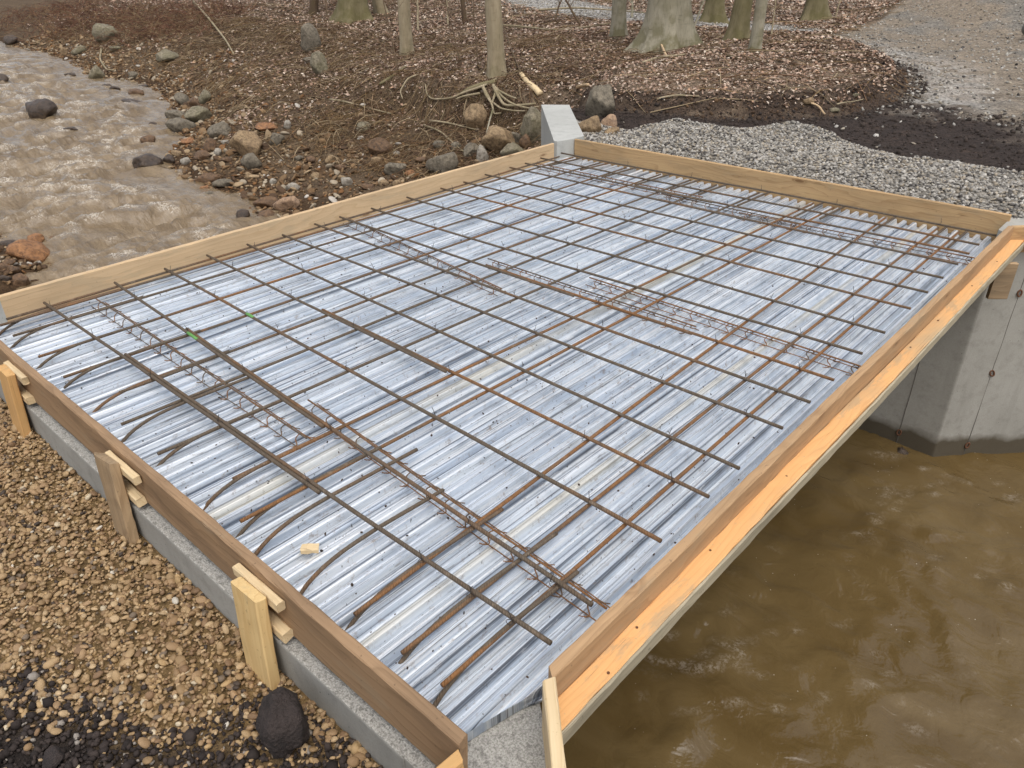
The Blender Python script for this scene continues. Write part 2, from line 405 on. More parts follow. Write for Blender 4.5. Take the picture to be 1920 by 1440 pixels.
def bark(name, c1, c2, c3, moss=.0):
    m, nt, b = newmat(name); g = N(nt); v = g.coord('Object')
    n1 = g.noise(g.coord('Object', (6, 6, 1.2)), 1.0, 5, .6); n2 = g.noise(g.coord('Object', (40, 40, 7)), 1.0, 4, .6)
    hz = g.noise(g.coord('Object', (5, 5, 38)), 1.0, 3, .5)
    c = g.mix(g.ramp(n1, [(.35, 0.0), (.68, 1.0)]), c1, c2); c = g.mix(g.ramp(n2, [(.5, 0.0), (.8, .6)]), c, c3)
    c = g.mix(g.ramp(hz, [(.64, 0.0), (.74, .6)]), c, c3)
    if moss:
        sep = g.node('ShaderNodeSeparateXYZ'); g.link(v, sep.inputs[0])
        low = g.ramp(g.math('MULTIPLY', sep.outputs[2], .6), [(.05, 1.0), (.6, .25)])
        f = g.math('MULTIPLY', g.ramp(g.noise(v, 4.0, 5), [(.45, 0.0), (.58, 1.0)]), g.math('MULTIPLY', low, moss))
        c = g.mix(f, c, srgb(96, 90, 56))
    g.link(c, b.inputs['Base Color']); b.inputs['Roughness'].default_value = .9; b.inputs['Specular IOR Level'].default_value = .2
    g.link(g.bump(g.math('ADD', n1, n2), .5, .02), b.inputs['Normal']); return m
M['bark_beech'] = bark('beech_bark', srgb(168, 160, 140), srgb(146, 140, 120), srgb(104, 98, 82), .7)
M['bark_pale'] = bark('pale_bark', srgb(172, 158, 132), srgb(148, 134, 108), srgb(106, 94, 74), .35)
M['bark_moss'] = bark('mossy_bark', srgb(132, 122, 94), srgb(112, 104, 76), srgb(76, 68, 50), .6)
M['bark_dark'] = bark('dark_bark', srgb(110, 92, 74), srgb(88, 72, 58), srgb(60, 48, 40), .3)

# ------------------------------------------------------------------ terrain height
FS = np.array([(-60, 13), (-45, 11), (-27.9, 8.7), (-23.4, 8.9), (-19.1, 8.05), (-16.3, 8.4), (-12.7, 7.25), (-10.3, 6.15), (-9.0, 5.15), (-7.3, 4.8), (-6.4, 5.0), (-5.3, 4.65),
               (-4, 4.9), (-2.5, 5.5), (-1.5, 5.9), (-.2, 5.05), (0, 5.0), (3.65, 5.0), (5.0, 6.4), (7, 6.3), (30, 8)], float)
NS = np.array([(-60, -6), (-20, -1.5), (-10, .8), (-7, 1.75), (-5.4, 1.75), (-4.2, .7), (-3, .1), (-1.5, -.7), (-.2, -.05), (0, .1), (3.72, .1), (5, -1.1), (8, -1.8), (30, -4)], float)
def zwater(x): return -1.64+.025*np.clip(-np.asarray(x, float), 0, 60)
GE = np.array([(-1.4, 6.6), (-.6, 6.2), (.06, 6.25), (.24, 6.9), (.74, 6.96), (1.23, 7.4), (1.7, 7.15), (2.12, 6.8), (2.6, 6.75), (3.16, 6.8), (3.47, 6.64), (6, 6.4)])
def gedge(x): return np.interp(x, GE[:, 0], GE[:, 1])
# leaf-covered terrace outline (world) beside the new road
TERR = np.array([(-.9, 7.0), (.1, 7.35), (.78, 7.75), (1.2, 8.5), (1.45, 9.5), (1.3, 10.6), (.75, 11.95), (-.03, 13.0), (-1.25, 14.2), (-2.4, 14.6), (-3.9, 15.6), (-6.5, 15.3), (-10, 16.5), (-18, 19.5), (-45, 30), (-60, 6), (-20, 6), (-3, 6.5)])
TRACK = np.array([(-2.4, 14.8), (-3.9, 15.9), (-6.0, 15.6), (-9.5, 17.0), (-17, 20.5), (-30, 26), (-30, 28.5), (-16, 22.8), (-8.4, 19.0), (-4.2, 17.3), (-2.2, 16.9)])
def inpoly(x, y, P):
    x = np.asarray(x, float); y = np.asarray(y, float); r = np.zeros(np.broadcast(x, y).shape, bool); j = len(P)-1
    for i in range(len(P)):
        xi, yi = P[i]; xj, yj = P[j]
        c = ((yi > y) != (yj > y)) & (x < (xj-xi)*(y-yi)/(yj-yi+1e-12)+xi); r ^= c; j = i
    return r
def polydist(x, y, P):
    x = np.asarray(x, float); y = np.asarray(y, float); d = np.full(np.broadcast(x, y).shape, 1e9)
    for i in range(len(P)):
        a = P[i-1]; b = P[i]; e = b-a; t = np.clip(((x-a[0])*e[0]+(y-a[1])*e[1])/(e@e+1e-12), 0, 1)
        d = np.minimum(d, np.hypot(x-a[0]-t*e[0], y-a[1]-t*e[1]))
    return d
def terr_sd(x, y):
    d = polydist(x, y, TERR); return np.where(inpoly(x, y, TERR), d, -d)
def wing_xl(y): return np.interp(y, [4.9, 5.1, 6.4, 7.2, 8.2], [-.02, -.12, -1.32, -1.5, -1.9])
def H(x, y, fine=True):
    x = np.asarray(x, float); y = np.asarray(y, float)
    zs = zwater(x); s = (y-np.interp(x, FS[:, 0], FS[:, 1]))*.88
    n1 = fbm(x*.55, y*.55, 3, 4); n2 = fbm(x*2.3, y*2.3, 11, 4)
    sj = s+.35*n1*ss(.3, 1.5, s)
    A = np.interp(sj, [-3, -1, 0, .5, 1.8, 4, 10, 40], [-.8, -.3, 0, .16, .62, 1.05, 1.5, 1.75])
    B = np.interp(sj, [-3, -1, 0, .8, 2.0, 2.9, 3.3, 4.2, 8, 40], [-.8, -.3, 0, .12, .42, .75, 1.32, 1.5, 1.66, 1.8])
    t = ss(-9, -5.5, x); z = zs+A*(1-t)+B*t
    # the fill behind the far abutment and the forest flat
    sd = terr_sd(x, y)
    zl = .03+.08*ss(8.5, 14, y)+.2*ss(-.05, .35, sd)
    ge = gedge(x)+.12*fbm(x*2.1, y*.3, 21, 3)
    zl = zl+.10*ss(0, .28, ge-y)+.05*fbm(x*1.2, y*1.2, 5, 3)*ss(0, .4, ge-y)-.04*ss(5.6, 5.15, y)
    mnd = np.exp(-(((x-.3)/3.4)**2+((y-21.2)/2.6)**2)**1.4)*.72 + np.exp(-(((x-3.2)/3.0)**2+((y-22.5)/2.6)**2)**1.3)*.62
    zl = zl+mnd
    m = ss(-.06, .1, x-wing_xl(y))*ss(5.135, 5.19, y)*ss(-.05, .05, 3.48+np.maximum(y-4.83, 0)-x)
    m = np.maximum(m, ss(7.5, 9.0, y)*ss(-3.5, -2.0, x)*ss(-.05, .05, 3.48+np.maximum(y-4.83, 0)-x))
    z = z*(1-m)+zl*m
    # near bank
    s2 = np.interp(x, NS[:, 0], NS[:, 1])-y
    Nn = np.interp(s2, [-3, -1, 0, .5, 2.5, 6], [-.8, -.3, 0, .2, .7, 1.4])+zs
    inn = ss(-.25, -.05, x)*ss(6.5, 5.5, x)
    jump = np.interp(s2, [-.2, 0, .12, .3], [-2.2, -2.2, -.19, -.19])
    wl = ss(-.06, .1, x+.1+np.minimum(y-.05, 0)*-1.0*0+np.maximum(-y, 0)*1.0)      # behind the near-left wing wall
    nb = Nn*(1-np.maximum(inn, wl*(y < 0)))+jump*np.maximum(inn, wl*(y < 0))
    nb = np.minimum(nb, -.12)
    z = np.where(s2 > -.25, np.maximum(nb, z-3*(s2 > .5)), z)
    if fine:
        land = ss(.0, .4, z-zs)
        z = z+land*(.035*n2+.012*fbm(x*7, y*7, 31, 3))*np.where((y < .3) & (x > -.5), .35, 1.0)
    return z
def hit(px, py, fine=False):
    d = ray(px, py); t = np.arange(1.2, 60, .04); P = CAM+d*t[:, None]
    g = np.maximum(H(P[:, 0], P[:, 1], fine), zwater(P[:, 0]) if False else -9)
    b = np.nonzero(P[:, 2] < g)[0]
    if len(b) == 0: return at_z(px, py, 0.0)
    p = P[b[0]]; return np.array([p[0], p[1], g[b[0]]])
def hitw(px, py):
    n = np.array([.025, 0, 1]); d = ray(px, py); o = np.array([0, 0, -1.64])
    p = CAM+d*((o-CAM)@n)/(d@n)
    if p[0] > 0: p = at_z(px, py, -1.64)
    return p
def pxm(p): return FPX/max(.5, (np.asarray(p)-CAM)@FW)      # pixels (of 1920) per metre at p

# ------------------------------------------------------------------ ground sheet
def span(*parts): return np.unique(np.round(np.concatenate([np.arange(a, b, st) for a, b, st in parts]), 4))
gx = span((-70, -30, 2.0), (-30, -13, .12), (-13, 5.0, .075), (5.0, 12, .3), (12, 40, 2))
gy = span((-30, -6, 1.5), (-6, -1.5, .2), (-1.5, .35, .04), (.35, 4.7, .12), (4.7, 13, .065), (13, 26, .11), (26, 40, .6), (40, 120, 4))
GX, GY = np.meshgrid(gx, gy); Z = H(GX, GY)
def ground_cols(x, y, z):
    zs = zwater(x); n = fbm(x*1.6, y*1.6, 41, 5); n2 = fbm(x*6, y*6, 47, 4)
    s = z-zs
    c = np.zeros(x.shape+(3,))
    leaf = np.array(srgb(136, 118, 98)[:3]); leaf2 = np.array(srgb(94, 80, 65)[:3]); soil = np.array(srgb(66, 54, 46)[:3]); mud = np.array(srgb(96, 80, 62)[:3])
    wet = np.array(srgb(84, 64, 44)[:3]); grav = np.array(srgb(142, 136, 126)[:3]); dark = np.array(srgb(60, 51, 46)[:3]); road = np.array(srgb(140, 128, 112)[:3]); white = np.array(srgb(176, 172, 166)[:3])
    def put(w, col):
        nonlocal c
        w = np.clip(w, 0, 1)[..., None]; c = c*(1-w)+col*w
    c[:] = leaf; put(.5+1.2*n, leaf2); put(ss(.25, .6, n2)*.5, soil)
    put(ss(1.35, .9, s+.2*n), mud); put(ss(.2, .7, n+.3*n2)*ss(1.5, .9, s), wet); put(ss(.16, .03, s), wet*.7)
    # road, dark fill soil, gravel apron
    sd = terr_sd(x+.15*n, y+.15*n2)
    zone = (x > wing_xl(y)+.02) & (y > 4.9) & (x < 3.75+np.maximum(y-4.83, 0)+6)
    out = ss(.05, -.15, sd)*zone*ss(25, 23, y)
    put(out, road); put(out*ss(.1, .5, n), grav*.8)
    put(out*ss(.9, .2, np.abs(sd+.45))*ss(8.6, 10, y)*ss(-.1, .3, n2+.2)*.5, white)
    tr = inpoly(x+.3*n, y+.4*n2, TRACK); put(tr*1.0*ss(-.5, .3, n2+.4), white*.9)
    dz = out*ss(11.0, 8.6, y+.25*(x-1.2)+1.6*n+.8*n2); put(dz, dark); put(dz*ss(.2, .6, n2), soil)
    cut = ss(.5, .1, np.abs(sd-.12))*ss(16, 13, y)*zone; put(cut*.9*ss(-.5, .1, n2+.1), soil*.9)
    ge = gedge(x)+.12*fbm(x*2.1, y*.3, 21, 3); put(zone*ss(-.02, .05, ge-y), grav); put(zone*ss(-.02, .05, ge-y)*ss(.2, .6, n)*.5, road)
    near = (y < .3) & (x > -.9+0*y); put(near*1.0, np.array(srgb(120, 98, 66)[:3]))
    nd = near*ss(-.05, .12, dirt_mask(x, y)); put(nd, np.array(srgb(50, 44, 40)[:3]))
    return np.clip(c*(1+.25*n2[..., None]), 0.004, 1)
def dirt_mask(x, y):
    """dark loam spilled over the pebbles near the bottom corner"""
    a = .40-np.hypot((x-3.45), (y+.42)*1.1); b = .42-np.hypot(x-2.72, y+.96); c = .12-np.hypot(x-2.95, (y+.52)*1.6)
    return np.maximum(np.maximum(a, b), c)+.16*fbm(x*5, y*5, 61, 4)
nx, ny = len(gx), len(gy)
idx = np.arange(nx*ny).reshape(ny, nx)
GF = np.stack([idx[:-1, :-1], idx[:-1, 1:], idx[1:, 1:], idx[1:, :-1]], -1).reshape(-1, 4)
gme = mesh('ground', np.stack([GX, GY, Z], -1).reshape(-1, 3), GF, ground_cols(GX, GY, Z).reshape(-1, 3))
m, nt, b = newmat('forest_and_fill_ground'); g = N(nt); v = g.coord('Object')
n1 = g.noise(v, 9, 6, .7); n2 = g.noise(v, 42, 4, .7); vd = g.voro(v, 34); vc = g.voro(v, 34, out='Color')
c = g.mix(1.0, g.attr('Col'), g.ramp(n2, [(.25, .5), (.75, 1.45)]), 'MULTIPLY')
sv = g.node('ShaderNodeSeparateColor'); g.link(vc, sv.inputs[0]); c = g.mix(1.0, c, g.ramp(sv.outputs[0], [(0, .7), (1, 1.3)]), 'MULTIPLY')
g.link(c, b.inputs['Base Color']); b.inputs['Roughness'].default_value = .92; b.inputs['Specular IOR Level'].default_value = .2
g.link(g.bump(g.math('ADD', g.math('ADD', n1, n2), g.math('MULTIPLY', vd, -.6)), .8, .03), b.inputs['Normal'])
ground = obj('ground', gme, m, smooth=True)
tag(ground, 'leaf-strewn forest floor, muddy bank and gravel road', kind='structure')

# ------------------------------------------------------------------ water
wx = span((-60, -28, .6), (-28, -12, .09), (-12, 5.2, .05), (5.2, 14, .4)); wy = span((-4, .1, .15), (.1, 6.6, .05), (6.6, 12, .1))
WX, WY = np.meshgrid(wx, wy)
turb = ss(-.8, -3.0, WX)
wxp = WX+.5*fbm(WX*.8, WY*.8, 71, 3); wyp = WY+.5*fbm(WX*.8+9, WY*.8, 73, 3)
rid = 1-np.abs(fbm(wxp*1.5, wyp*.9, 75, 4)); rid2 = 1-np.abs(fbm(wxp*4.2, wyp*3.0, 77, 3))
big = fbm(WX*.55, WY*.4, 79, 3)
hl = .20*(rid**3-.5)+.05*(rid2**2-.5)+.06*big
mid = ss(0, .9, WY-np.interp(WX, NS[:, 0], NS[:, 1]))*ss(0, 1.3, np.interp(WX, FS[:, 0], FS[:, 1])-WY)
hl = hl*(.35+.65*mid)*ss(-40, -14, WX)*1.0
# downstream: smooth boils and folds
ax = WX+.45*fbm(WX*1.3, WY*1.3, 81, 3); ay = WY+.45*fbm(WX*1.3+4, WY*1.3+7, 83, 3)
f1 = fbm(ax*2.2, ay*1.5, 85, 3); f2 = 1-np.abs(fbm(ax*4.5+f1, ay*3.2, 87, 3)); f3 = fbm(ax*11, ay*7, 89, 3)
hr = .030*f1+.034*(f2**5)+.003*f3
WZ = zwater(WX)+hl*turb+hr*(1-turb)
near_wall = ss(.0, .35, np.minimum(WY-.25, 4.83-WY))
foam = turb*ss(.80, .97, rid)*ss(-.15, .35, fbm(WX*5, WY*5, 91, 4)+.25*big)*mid
foam += turb*.5*ss(.36, .6, fbm(WX*2.4, WY*3.4, 93, 5))*mid
boil = np.exp(-((WX-4.0)/.5)**2-((WY-2.55)/.35)**2)
foam += (1-turb)*(.32*ss(.30, .55, fbm(ax*9, ay*9, 95, 4))*ss(.0, .5, f1*.5+.9*boil)+.28*ss(.955, .995, 1-np.abs(fbm(ax*3.1, ay*3.1, 101, 4)))*ss(.0, .3, fbm(WX*1.1, WY*1.1, 103, 3)))
foam += (1-turb)*.0
wid = np.arange(len(wx)*len(wy)).reshape(len(wy), len(wx))
WFc = np.stack([wid[:-1, :-1], wid[:-1, 1:], wid[1:, 1:], wid[1:, :-1]], -1).reshape(-1, 4)
wme = mesh('stream_water', np.stack([WX, WY, WZ], -1).reshape(-1, 3), WFc)
add_attr(wme, 'foam', np.clip(foam, 0, 1).ravel()); add_attr(wme, 'turb', turb.ravel())
m, nt, b = newmat('muddy_water'); g = N(nt); v = g.coord('Object')
fo = g.attr('foam', 'Fac'); tu = g.attr('turb', 'Fac')
silt = g.noise(g.coord('Object', (1.0, 1.6, 1)), 1.2, 4, .6, .8)
c = g.mix(g.ramp(silt, [(.35, 0.0), (.7, 1.0)]), srgb(93, 75, 44), srgb(108, 90, 58))
c = g.mix(tu, c, g.mix(g.ramp(g.noise(g.coord('Object', (1.0, 5.0, 1)), 1.0, 6, .7, .8), [(.35, 0.0), (.65, 1.0)]), srgb(106, 89, 66), srgb(140, 122, 96)))
fbk = g.noise(v, 55, 3, .7)
ff = g.math('MULTIPLY', fo, g.math('MULTIPLY', g.ramp(fbk, [(.42, .08), (.56, 1.0)]), g.ramp(g.noise(v, 17, 4, .7), [(.4, .15), (.56, 1.0)])))
c = g.mix(ff, c, srgb(214, 204, 188))
dots = g.voro(v, 22); dsel = g.noise(v, 3.0, 3)
c = g.mix(g.math('MULTIPLY', g.ramp(dots, [(.05, .8), (.08, 0.0)]), g.ramp(dsel, [(.55, 0.0), (.62, 1.0)])), c, srgb(190, 180, 160))
g.link(c, b.inputs['Base Color']); b.inputs['IOR'].default_value = 1.5
g.link(g.mix(ff, (.05, .05, .05, 1), (.6, .6, .6, 1)), b.inputs['Roughness'])
rp = g.noise(g.coord('Object', (5, 7, 1)), 1.0, 3, .5, 1.0); rp2 = g.noise(v, 40, 3, .6)
rdg = g.node('ShaderNodeTexNoise', noise_type='RIDGED_MULTIFRACTAL'); rdg.inputs['Scale'].default_value = 1.0; rdg.inputs['Detail'].default_value = 2.5; rdg.inputs['Distortion'].default_value = 1.2
g.link(g.coord('Object', (1.5, 2.1, 1)), rdg.inputs['Vector'])
hh_ = g.math('ADD', g.math('MULTIPLY', rp, g.math('ADD', .35, g.math('MULTIPLY', tu, .5))), g.math('ADD', g.math('MULTIPLY', rp2, g.math('ADD', .05, g.math('MULTIPLY', tu, .2))), g.math('MULTIPLY', rdg.outputs[0], .45)))
g.link(g.bump(hh_, .8, .05), b.inputs['Normal'])
water = obj('stream_water', wme, m, smooth=True); tag(water, 'muddy brown stream flowing under the bridge deck', kind='structure')

# ------------------------------------------------------------------ boxes and planks
def plank_mesh(name, length, h, t, cham=.004, seg=None, warp=.002, rag=0.0, seed=0, slant0=0.0, slant1=0.0):
    """lumber along local x, thickness y (centred), height z from 0; worn edges"""
    seg = seg or max(2, int(length/.06)); r = np.random.default_rng(seed+13)
    cs = []
    for sy, sz in ((-1, 0), (1, 0), (1, 1), (-1, 1)):
        cy, cz = sy*t/2, sz*h
        dy = -np.sign(cy)*cham; dz = cham if sz == 0 else -cham
        a = (cy+dy, cz); bb = (cy, cz+dz)
        cs += [bb, a] if (sy, sz) in ((-1, 0), (1, 1)) else [a, bb]
    cs = np.array(cs); k = len(cs); xs = np.linspace(0, length, seg+1); V = []
    for i, x in enumerate(xs):
        w = warp*np.array([math.sin(x*2.1+seed), math.cos(x*1.7+seed*2)])
        j = r.normal(0, .0005+rag*.0016, (k, 2))
        q_ = cs+w+j*(1 if 0 < i < seg else .5)
        xx = np.full(k, x)
        if i == 0: xx = xx+slant0*(q_[:, 0]/t)+r.normal(0, rag*.01+.0004, k)
        if i == seg: xx = xx+slant1*(q_[:, 0]/t)+r.normal(0, rag*.01+.0004, k)
        V.append(np.column_stack([xx, q_]))
    V = np.concatenate(V); F = []
    for i in range(seg):
        for a in range(k): F.append((i*k+a, i*k+(a+1) % k, (i+1)*k+(a+1) % k, (i+1)*k+a))
    F.append(tuple(range(k))[::-1]); F.append(tuple(range(seg*k, (seg+1)*k)))
    return mesh(name, V, F)

def place(o, p0, xdir, zdir=(0, 0, 1)):
    x = Vector(xdir).normalized(); z = Vector(zdir); y = z.cross(x).normalized(); z = x.cross(y)
    o.matrix_world = Matrix(((x[0], y[0], z[0], p0[0]), (x[1], y[1], z[1], p0[1]), (x[2], y[2], z[2], p0[2]), (0, 0, 0, 1)))
    return o
_bs = [0]
def plank(name, p0, p1, h, t, mat, label=None, cat='plank', zdir=(0, 0, 1), parent=None, group=None, **kw):
    p0 = Vector(p0); p1 = Vector(p1); _bs[0] += 1
    me = plank_mesh(name, (p1-p0).length, h, t, seed=kw.pop('seed', _bs[0]), **kw)
    o = obj(name, me, M[mat])
    place(o, p0, p1-p0, zdir)
    if label: tag(o, label, cat, group)
    return o

def prism(poly, z0, z1, top=None, jag=0.0):
    """vertical prism over a ground polygon; top may give per-corner heights"""
    n = len(poly); tz = top if top is not None else [z1]*n
    V = [(x, y, z0) for x, y in poly]+[(x, y, z) for (x, y), z in zip(poly, tz)]
    F = [tuple(range(n))[::-1], tuple(range(n, 2*n))]+[(i, (i+1) % n, n+(i+1) % n, n+i) for i in range(n)]
    return V, F
def bevelled(name, V, F, off=.008, cuts=0):
    bm = bmesh.new(); vs = [bm.verts.new(v) for v in V]
    for f in F: bm.faces.new([vs[i] for i in f])
    bmesh.ops.recalc_face_normals(bm, faces=bm.faces)
    bmesh.ops.bevel(bm, geom=list(bm.edges), offset=off, segments=2, affect='EDGES', profile=.6)
    me = bpy.data.meshes.new(name); bm.to_mesh(me); bm.free(); return me

# ------------------------------------------------------------------ abutments and wing walls
YF, YN = 4.83, .25                      # inner faces of the far and near abutment
def wall(name, poly, z0, z1, mat, label, top=None, off=.008):
    V, F = prism(poly, z0, z1, top); o = obj(name, bevelled(name, V, F, off), M[mat], smooth=False)
    return tag(o, label, 'concrete wall')
near_ab = wall('abutment_wall', [(-.12, -.066), (3.56, -.066), (3.56, YN), (-.12, YN)], -2.6, -.036, 'concrete_top', 'rough-topped concrete abutment wall beside the tan pebbles')
far_ab = wall('abutment_wall', [(-.10, YF), (3.739, YF), (3.80, YF+.061), (3.80, L+.12), (-.10, L+.12)], -2.6, -.036, 'concrete', 'shaded concrete abutment wall under the far end of the deck')
wfl = wall('wing_wall', [(-.005, 4.905), (.045, 5.085), (.045, 5.25), (-1.08, 6.44), (-1.34, 6.25), (-.045, 4.905)], -2.4, .17, 'concrete_light', 'pale smooth-topped concrete wing wall rising beside the boulders', off=.005)
wnl = wall('wing_wall', [(-.045, .19), (-.005, .19), (.03, -.01), (.03, -.16), (-.8, -1.05), (-1.05, -.85)], -2.4, .15, 'concrete_light', 'grey concrete wing wall stub at the end of the pale form board', off=.005)
wnr = wall('wing_wall', [(3.561, -.0655), (3.561, .2495), (3.70, .30), (3.745, .262), (3.94, .06), (5.15, -1.15), (4.95, -1.42), (3.77, -.20), (3.75, -.066)], -2.6, -.030, 'concrete_top', 'speckled concrete wing wall top between the two form corners', off=.004)
wfr = wall('wing_wall', [(3.742, YF+.0005), (5.25, 6.34), (5.05, 6.58), (3.76, L+.14), (3.70, L+.14), (3.70, YF+.05)], -2.6, .12, 'concrete', 'light concrete wing wall with rusty tie rings standing in the water', off=.006)
# casting joints and rusty snap-tie rings on the far faces
def joint(parent, a, bq, nrm):
    a = Vector(a); bq = Vector(bq); n = Vector(nrm)*.004
    pts = [a.lerp(bq, t)+n*.2 for t in np.linspace(0, 1, 12)]
    pts = [p+Vector((random.uniform(-.002, .002), random.uniform(-.002, .002), 0)) for p in pts]
    mb = MB(); mb.tube([p[:] for p in pts], .0024, 5); o = obj('casting_joint', mb.mesh('casting_joint'), M['joint'], parent); return o
def ring_mesh():
    th = np.linspace(0, 2*math.pi, 15); mb = MB(); mb.tube(np.stack([.014*np.cos(th), 0*th, .022*np.sin(th)], 1), .0055, 6); return mb.mesh('tie_ring')
RING = ring_mesh(); RING.materials.append(M['hole'])
def tie_ring(parent, p, ang):
    o = bpy.data.objects.new('tie_ring', RING); C.objects.link(o); o.parent = parent; o.location = p; o.rotation_euler = (random.uniform(-.3, .3), random.uniform(-.5, .5), ang); return o
u45 = np.array([.707, .707, 0]); nW = np.array([.707, -.707, 0])
def on_wing(px, py): 
    d = ray(px, py); o = np.array([3.74, YF, 0]); return CAM+d*((o-CAM)@nW)/(d@nW)
def on_face(px, py):
    d = ray(px, py); return CAM+d*(YF-CAM[1])/d[1]
ja, jb = on_wing(1921, 500), on_wing(1815, 846)
jx = (ja+jb)/2
joint(wfr, (jx[0], jx[1], -1.62), (jx[0], jx[1], .1), nW)
for q_ in ((1863, 699), (1817, 834), (1917, 549)):
    p = on_wing(*q_); tie_ring(wfr, tuple(np.array([jx[0], jx[1], p[2]])+nW*.006), math.radians(45))
jf = on_face(1705, 745)
joint(far_ab, (jf[0], YF, -1.62), (jf[0], YF, -.06), (0, -1, 0)); p = on_face(1683, 809); tie_ring(far_ab, (jf[0], YF-.006, p[2]), 0)
# hook wire on the near-left wing stub
mb = MB(); th = np.linspace(0, 5.0, 12); mb.tube(np.stack([.035+.014*np.cos(th), .06+.014*np.sin(th), .095+.006*th], 1), .0035, 5)
obj('tie_ring', mb.mesh('tie_ring'), M['tie'], wnl)

# ------------------------------------------------------------------ corrugated deck sheets
PITCH_C = .0682; deck = thing('corrugated_deck', 'silvery corrugated steel decking with cement streaks inside the timber forms', 'steel deck', (W/2, L/2, 0))
def corr_sheet(x0, x1, z0, seed):
    xs = np.arange(x0, x1+1e-6, PITCH_C/16); ys = np.linspace(.012, L-.03, 46)
    X, Y = np.meshgrid(xs, ys)
    Xw = X+.0015*fbm(X*3, Y*.5, seed, 2)
    ph = 2*math.pi*Xw/PITCH_C; prof = np.tanh(3.6*np.sin(ph))
    Zs = -.010+.0170*prof+z0+.003*fbm(X*1.2, Y*1.1, seed+4, 3)
    # ragged near-right corner cut back from the wing wall
    xm = np.where(Y < .34, 3.635+.065*np.clip(Y/.28, 0, 1)+.008*fbm(Y*30, X*0, 5, 2), 3.748)
    X2 = np.minimum(X, xm)
    i = np.arange(X.size).reshape(X.shape)
    F = np.stack([i[:-1, :-1], i[:-1, 1:], i[1:, 1:], i[1:, :-1]], -1).reshape(-1, 4)
    return mesh('sheet', np.stack([X2, Y, Zs], -1).reshape(-1, 3)-np.array([W/2, L/2, 0]), F)
xs0 = .006; k = 0
while xs0 < W-.02:
    x1 = min(xs0+PITCH_C*10, W-.002)
    o = obj('sheet', corr_sheet(xs0, x1, .0016*(k % 2), 100+k), M['metal'], deck, smooth=True); k += 1; xs0 += PITCH_C*9
# the metal material works in deck-wide coordinates
for n_ in M['metal'].node_tree.nodes:
    if n_.type == 'TEX_COORD': n_.object = None
# loose flakes of dirt and rust on the sheets
n = 900; fx = rng.uniform(.05, W-.08, n); fy = np.where(rng.random(n) < .6, rng.uniform(.05, 2.2, n), rng.uniform(.1, L-.1, n))
S = rng.uniform(.002, .0065, (n, 1))*rng.uniform(.5, 1.3, (n, 3)); S[:, 2] *= .5
V, F, col = blobs(np.stack([fx, fy, np.full(n, .011)], 1), S, np.array([srgb(70, 58, 50)[:3]])*rng.uniform(.5, 1.5, (n, 1)), 1)
o = obj('dirt_crumbs', mesh('dirt_crumbs', V, F, col), M['crushed'], smooth=False); tag(o, 'dark crumbs of dirt scattered over the steel deck', 'dirt', kind='stuff')

# ------------------------------------------------------------------ timber forms
plank('form_board', (-T/2, .175, -.004), (-T/2, 4.86, -.004), HB, T, 'wood_pale', 'long pale yellow form board along the upstream edge of the deck', 'form board', slant1=.01)
plank('form_board', (.052, L+T/2, -.03), (W-.04, L+T/2, -.03), HB+.03, T, 'wood_tan', 'knotty tan form board against the grey crushed stone', 'form board')
plank('form_board', (-.10, -T/2, -.012), (W-.012, -T/2, -.012), HB+.012, T, 'wood_brown', 'dirty brown form board held by short stakes beside the pebbles', 'form board', rag=.25, slant1=-.012)
plank('form_board', (W+T/2, .262, -.06), (W+T/2, 4.86, -.06), HB+.06, T, 'wood_right', 'worn brown upright form board above the orange ledge board', 'form board', rag=.2, slant0=.02, slant1=-.02)
led = plank('ledge_board', (W+T+.034, .232, .042), (W+T+.034, 4.93, .034), .034, .068, 'wood_orange', 'bright orange ledge board bolted along the downstream form', 'ledge board', rag=.25, slant0=.068, slant1=-.05)
plank('edge_strip', (W+T+.0735, .190, .020), (W+T+.0735, 4.90, .012), .052, .010, 'wood_grey', 'thin grey weathered strip along the ledge board outer edge', 'timber strip', rag=.12, seg=90)
NAIL = mesh('nail', *[(lambda V_, F_: (V_, F_))(*tube(np.array([(0, 0, -.002), (0, 0, .0012)]), .0042, 8))][0]); NAIL.materials.append(M['hole'])
for y_ in (.42, .60, 1.02, 1.55, 1.62, 2.2, 2.9, 3.3, 3.9, 4.4):
    o = bpy.data.objects.new('nail', NAIL); C.objects.link(o); o.parent = led; o.location = (y_-.235, random.uniform(-.024, .026), .0345)
d45 = Vector((1, -1, 0)).normalized()
plank('corner_board', (W+.028, .242, -.05), tuple(Vector((W+.028, .242, -.05))+d45*.262), HB+.05, .034, 'wood_fresh', 'short cement-stained board splayed off the downstream form', 'form board', slant0=-.012)
plank('corner_board', (W+.004, -T-.004, -.02), (W-.035, -.42, -.04), HB+.012, .034, 'wood_amber', 'splintered orange board end butted to the brown form', 'form board', rag=.8)
d45b = Vector((1, 1, 0)).normalized()
plank('corner_board', (W+.022, 4.875, -.02), tuple(Vector((W+.022, 4.875, -.02))+d45b*.8), HB+.012, .03, 'wood_tan', 'short board splayed from the far end of the orange ledge', 'form board')
plank('ledge_board', tuple(Vector((W+.075, 4.875, .036))+d45b*.05), tuple(Vector((W+.075, 4.875, .036))+d45b*.9), .034, .075, 'wood_orange', 'short orange ledge board turning along the far wing wall', 'ledge board')
plank('form_cleat', (3.80, 4.585, -.235), (3.89, 4.66, -.235), .24, .034, 'wood_weathered', 'squat wooden cleat under the far end of the orange ledge', 'cleat')
plank('corner_board', (-.06, .150, -.01), tuple(Vector((-.06, .150, -.01))+Vector((-.72, -.7, 0)).normalized()*.8), HB+.006, .03, 'wood_pale', 'pale board splayed behind the concrete wing stub', 'form board')

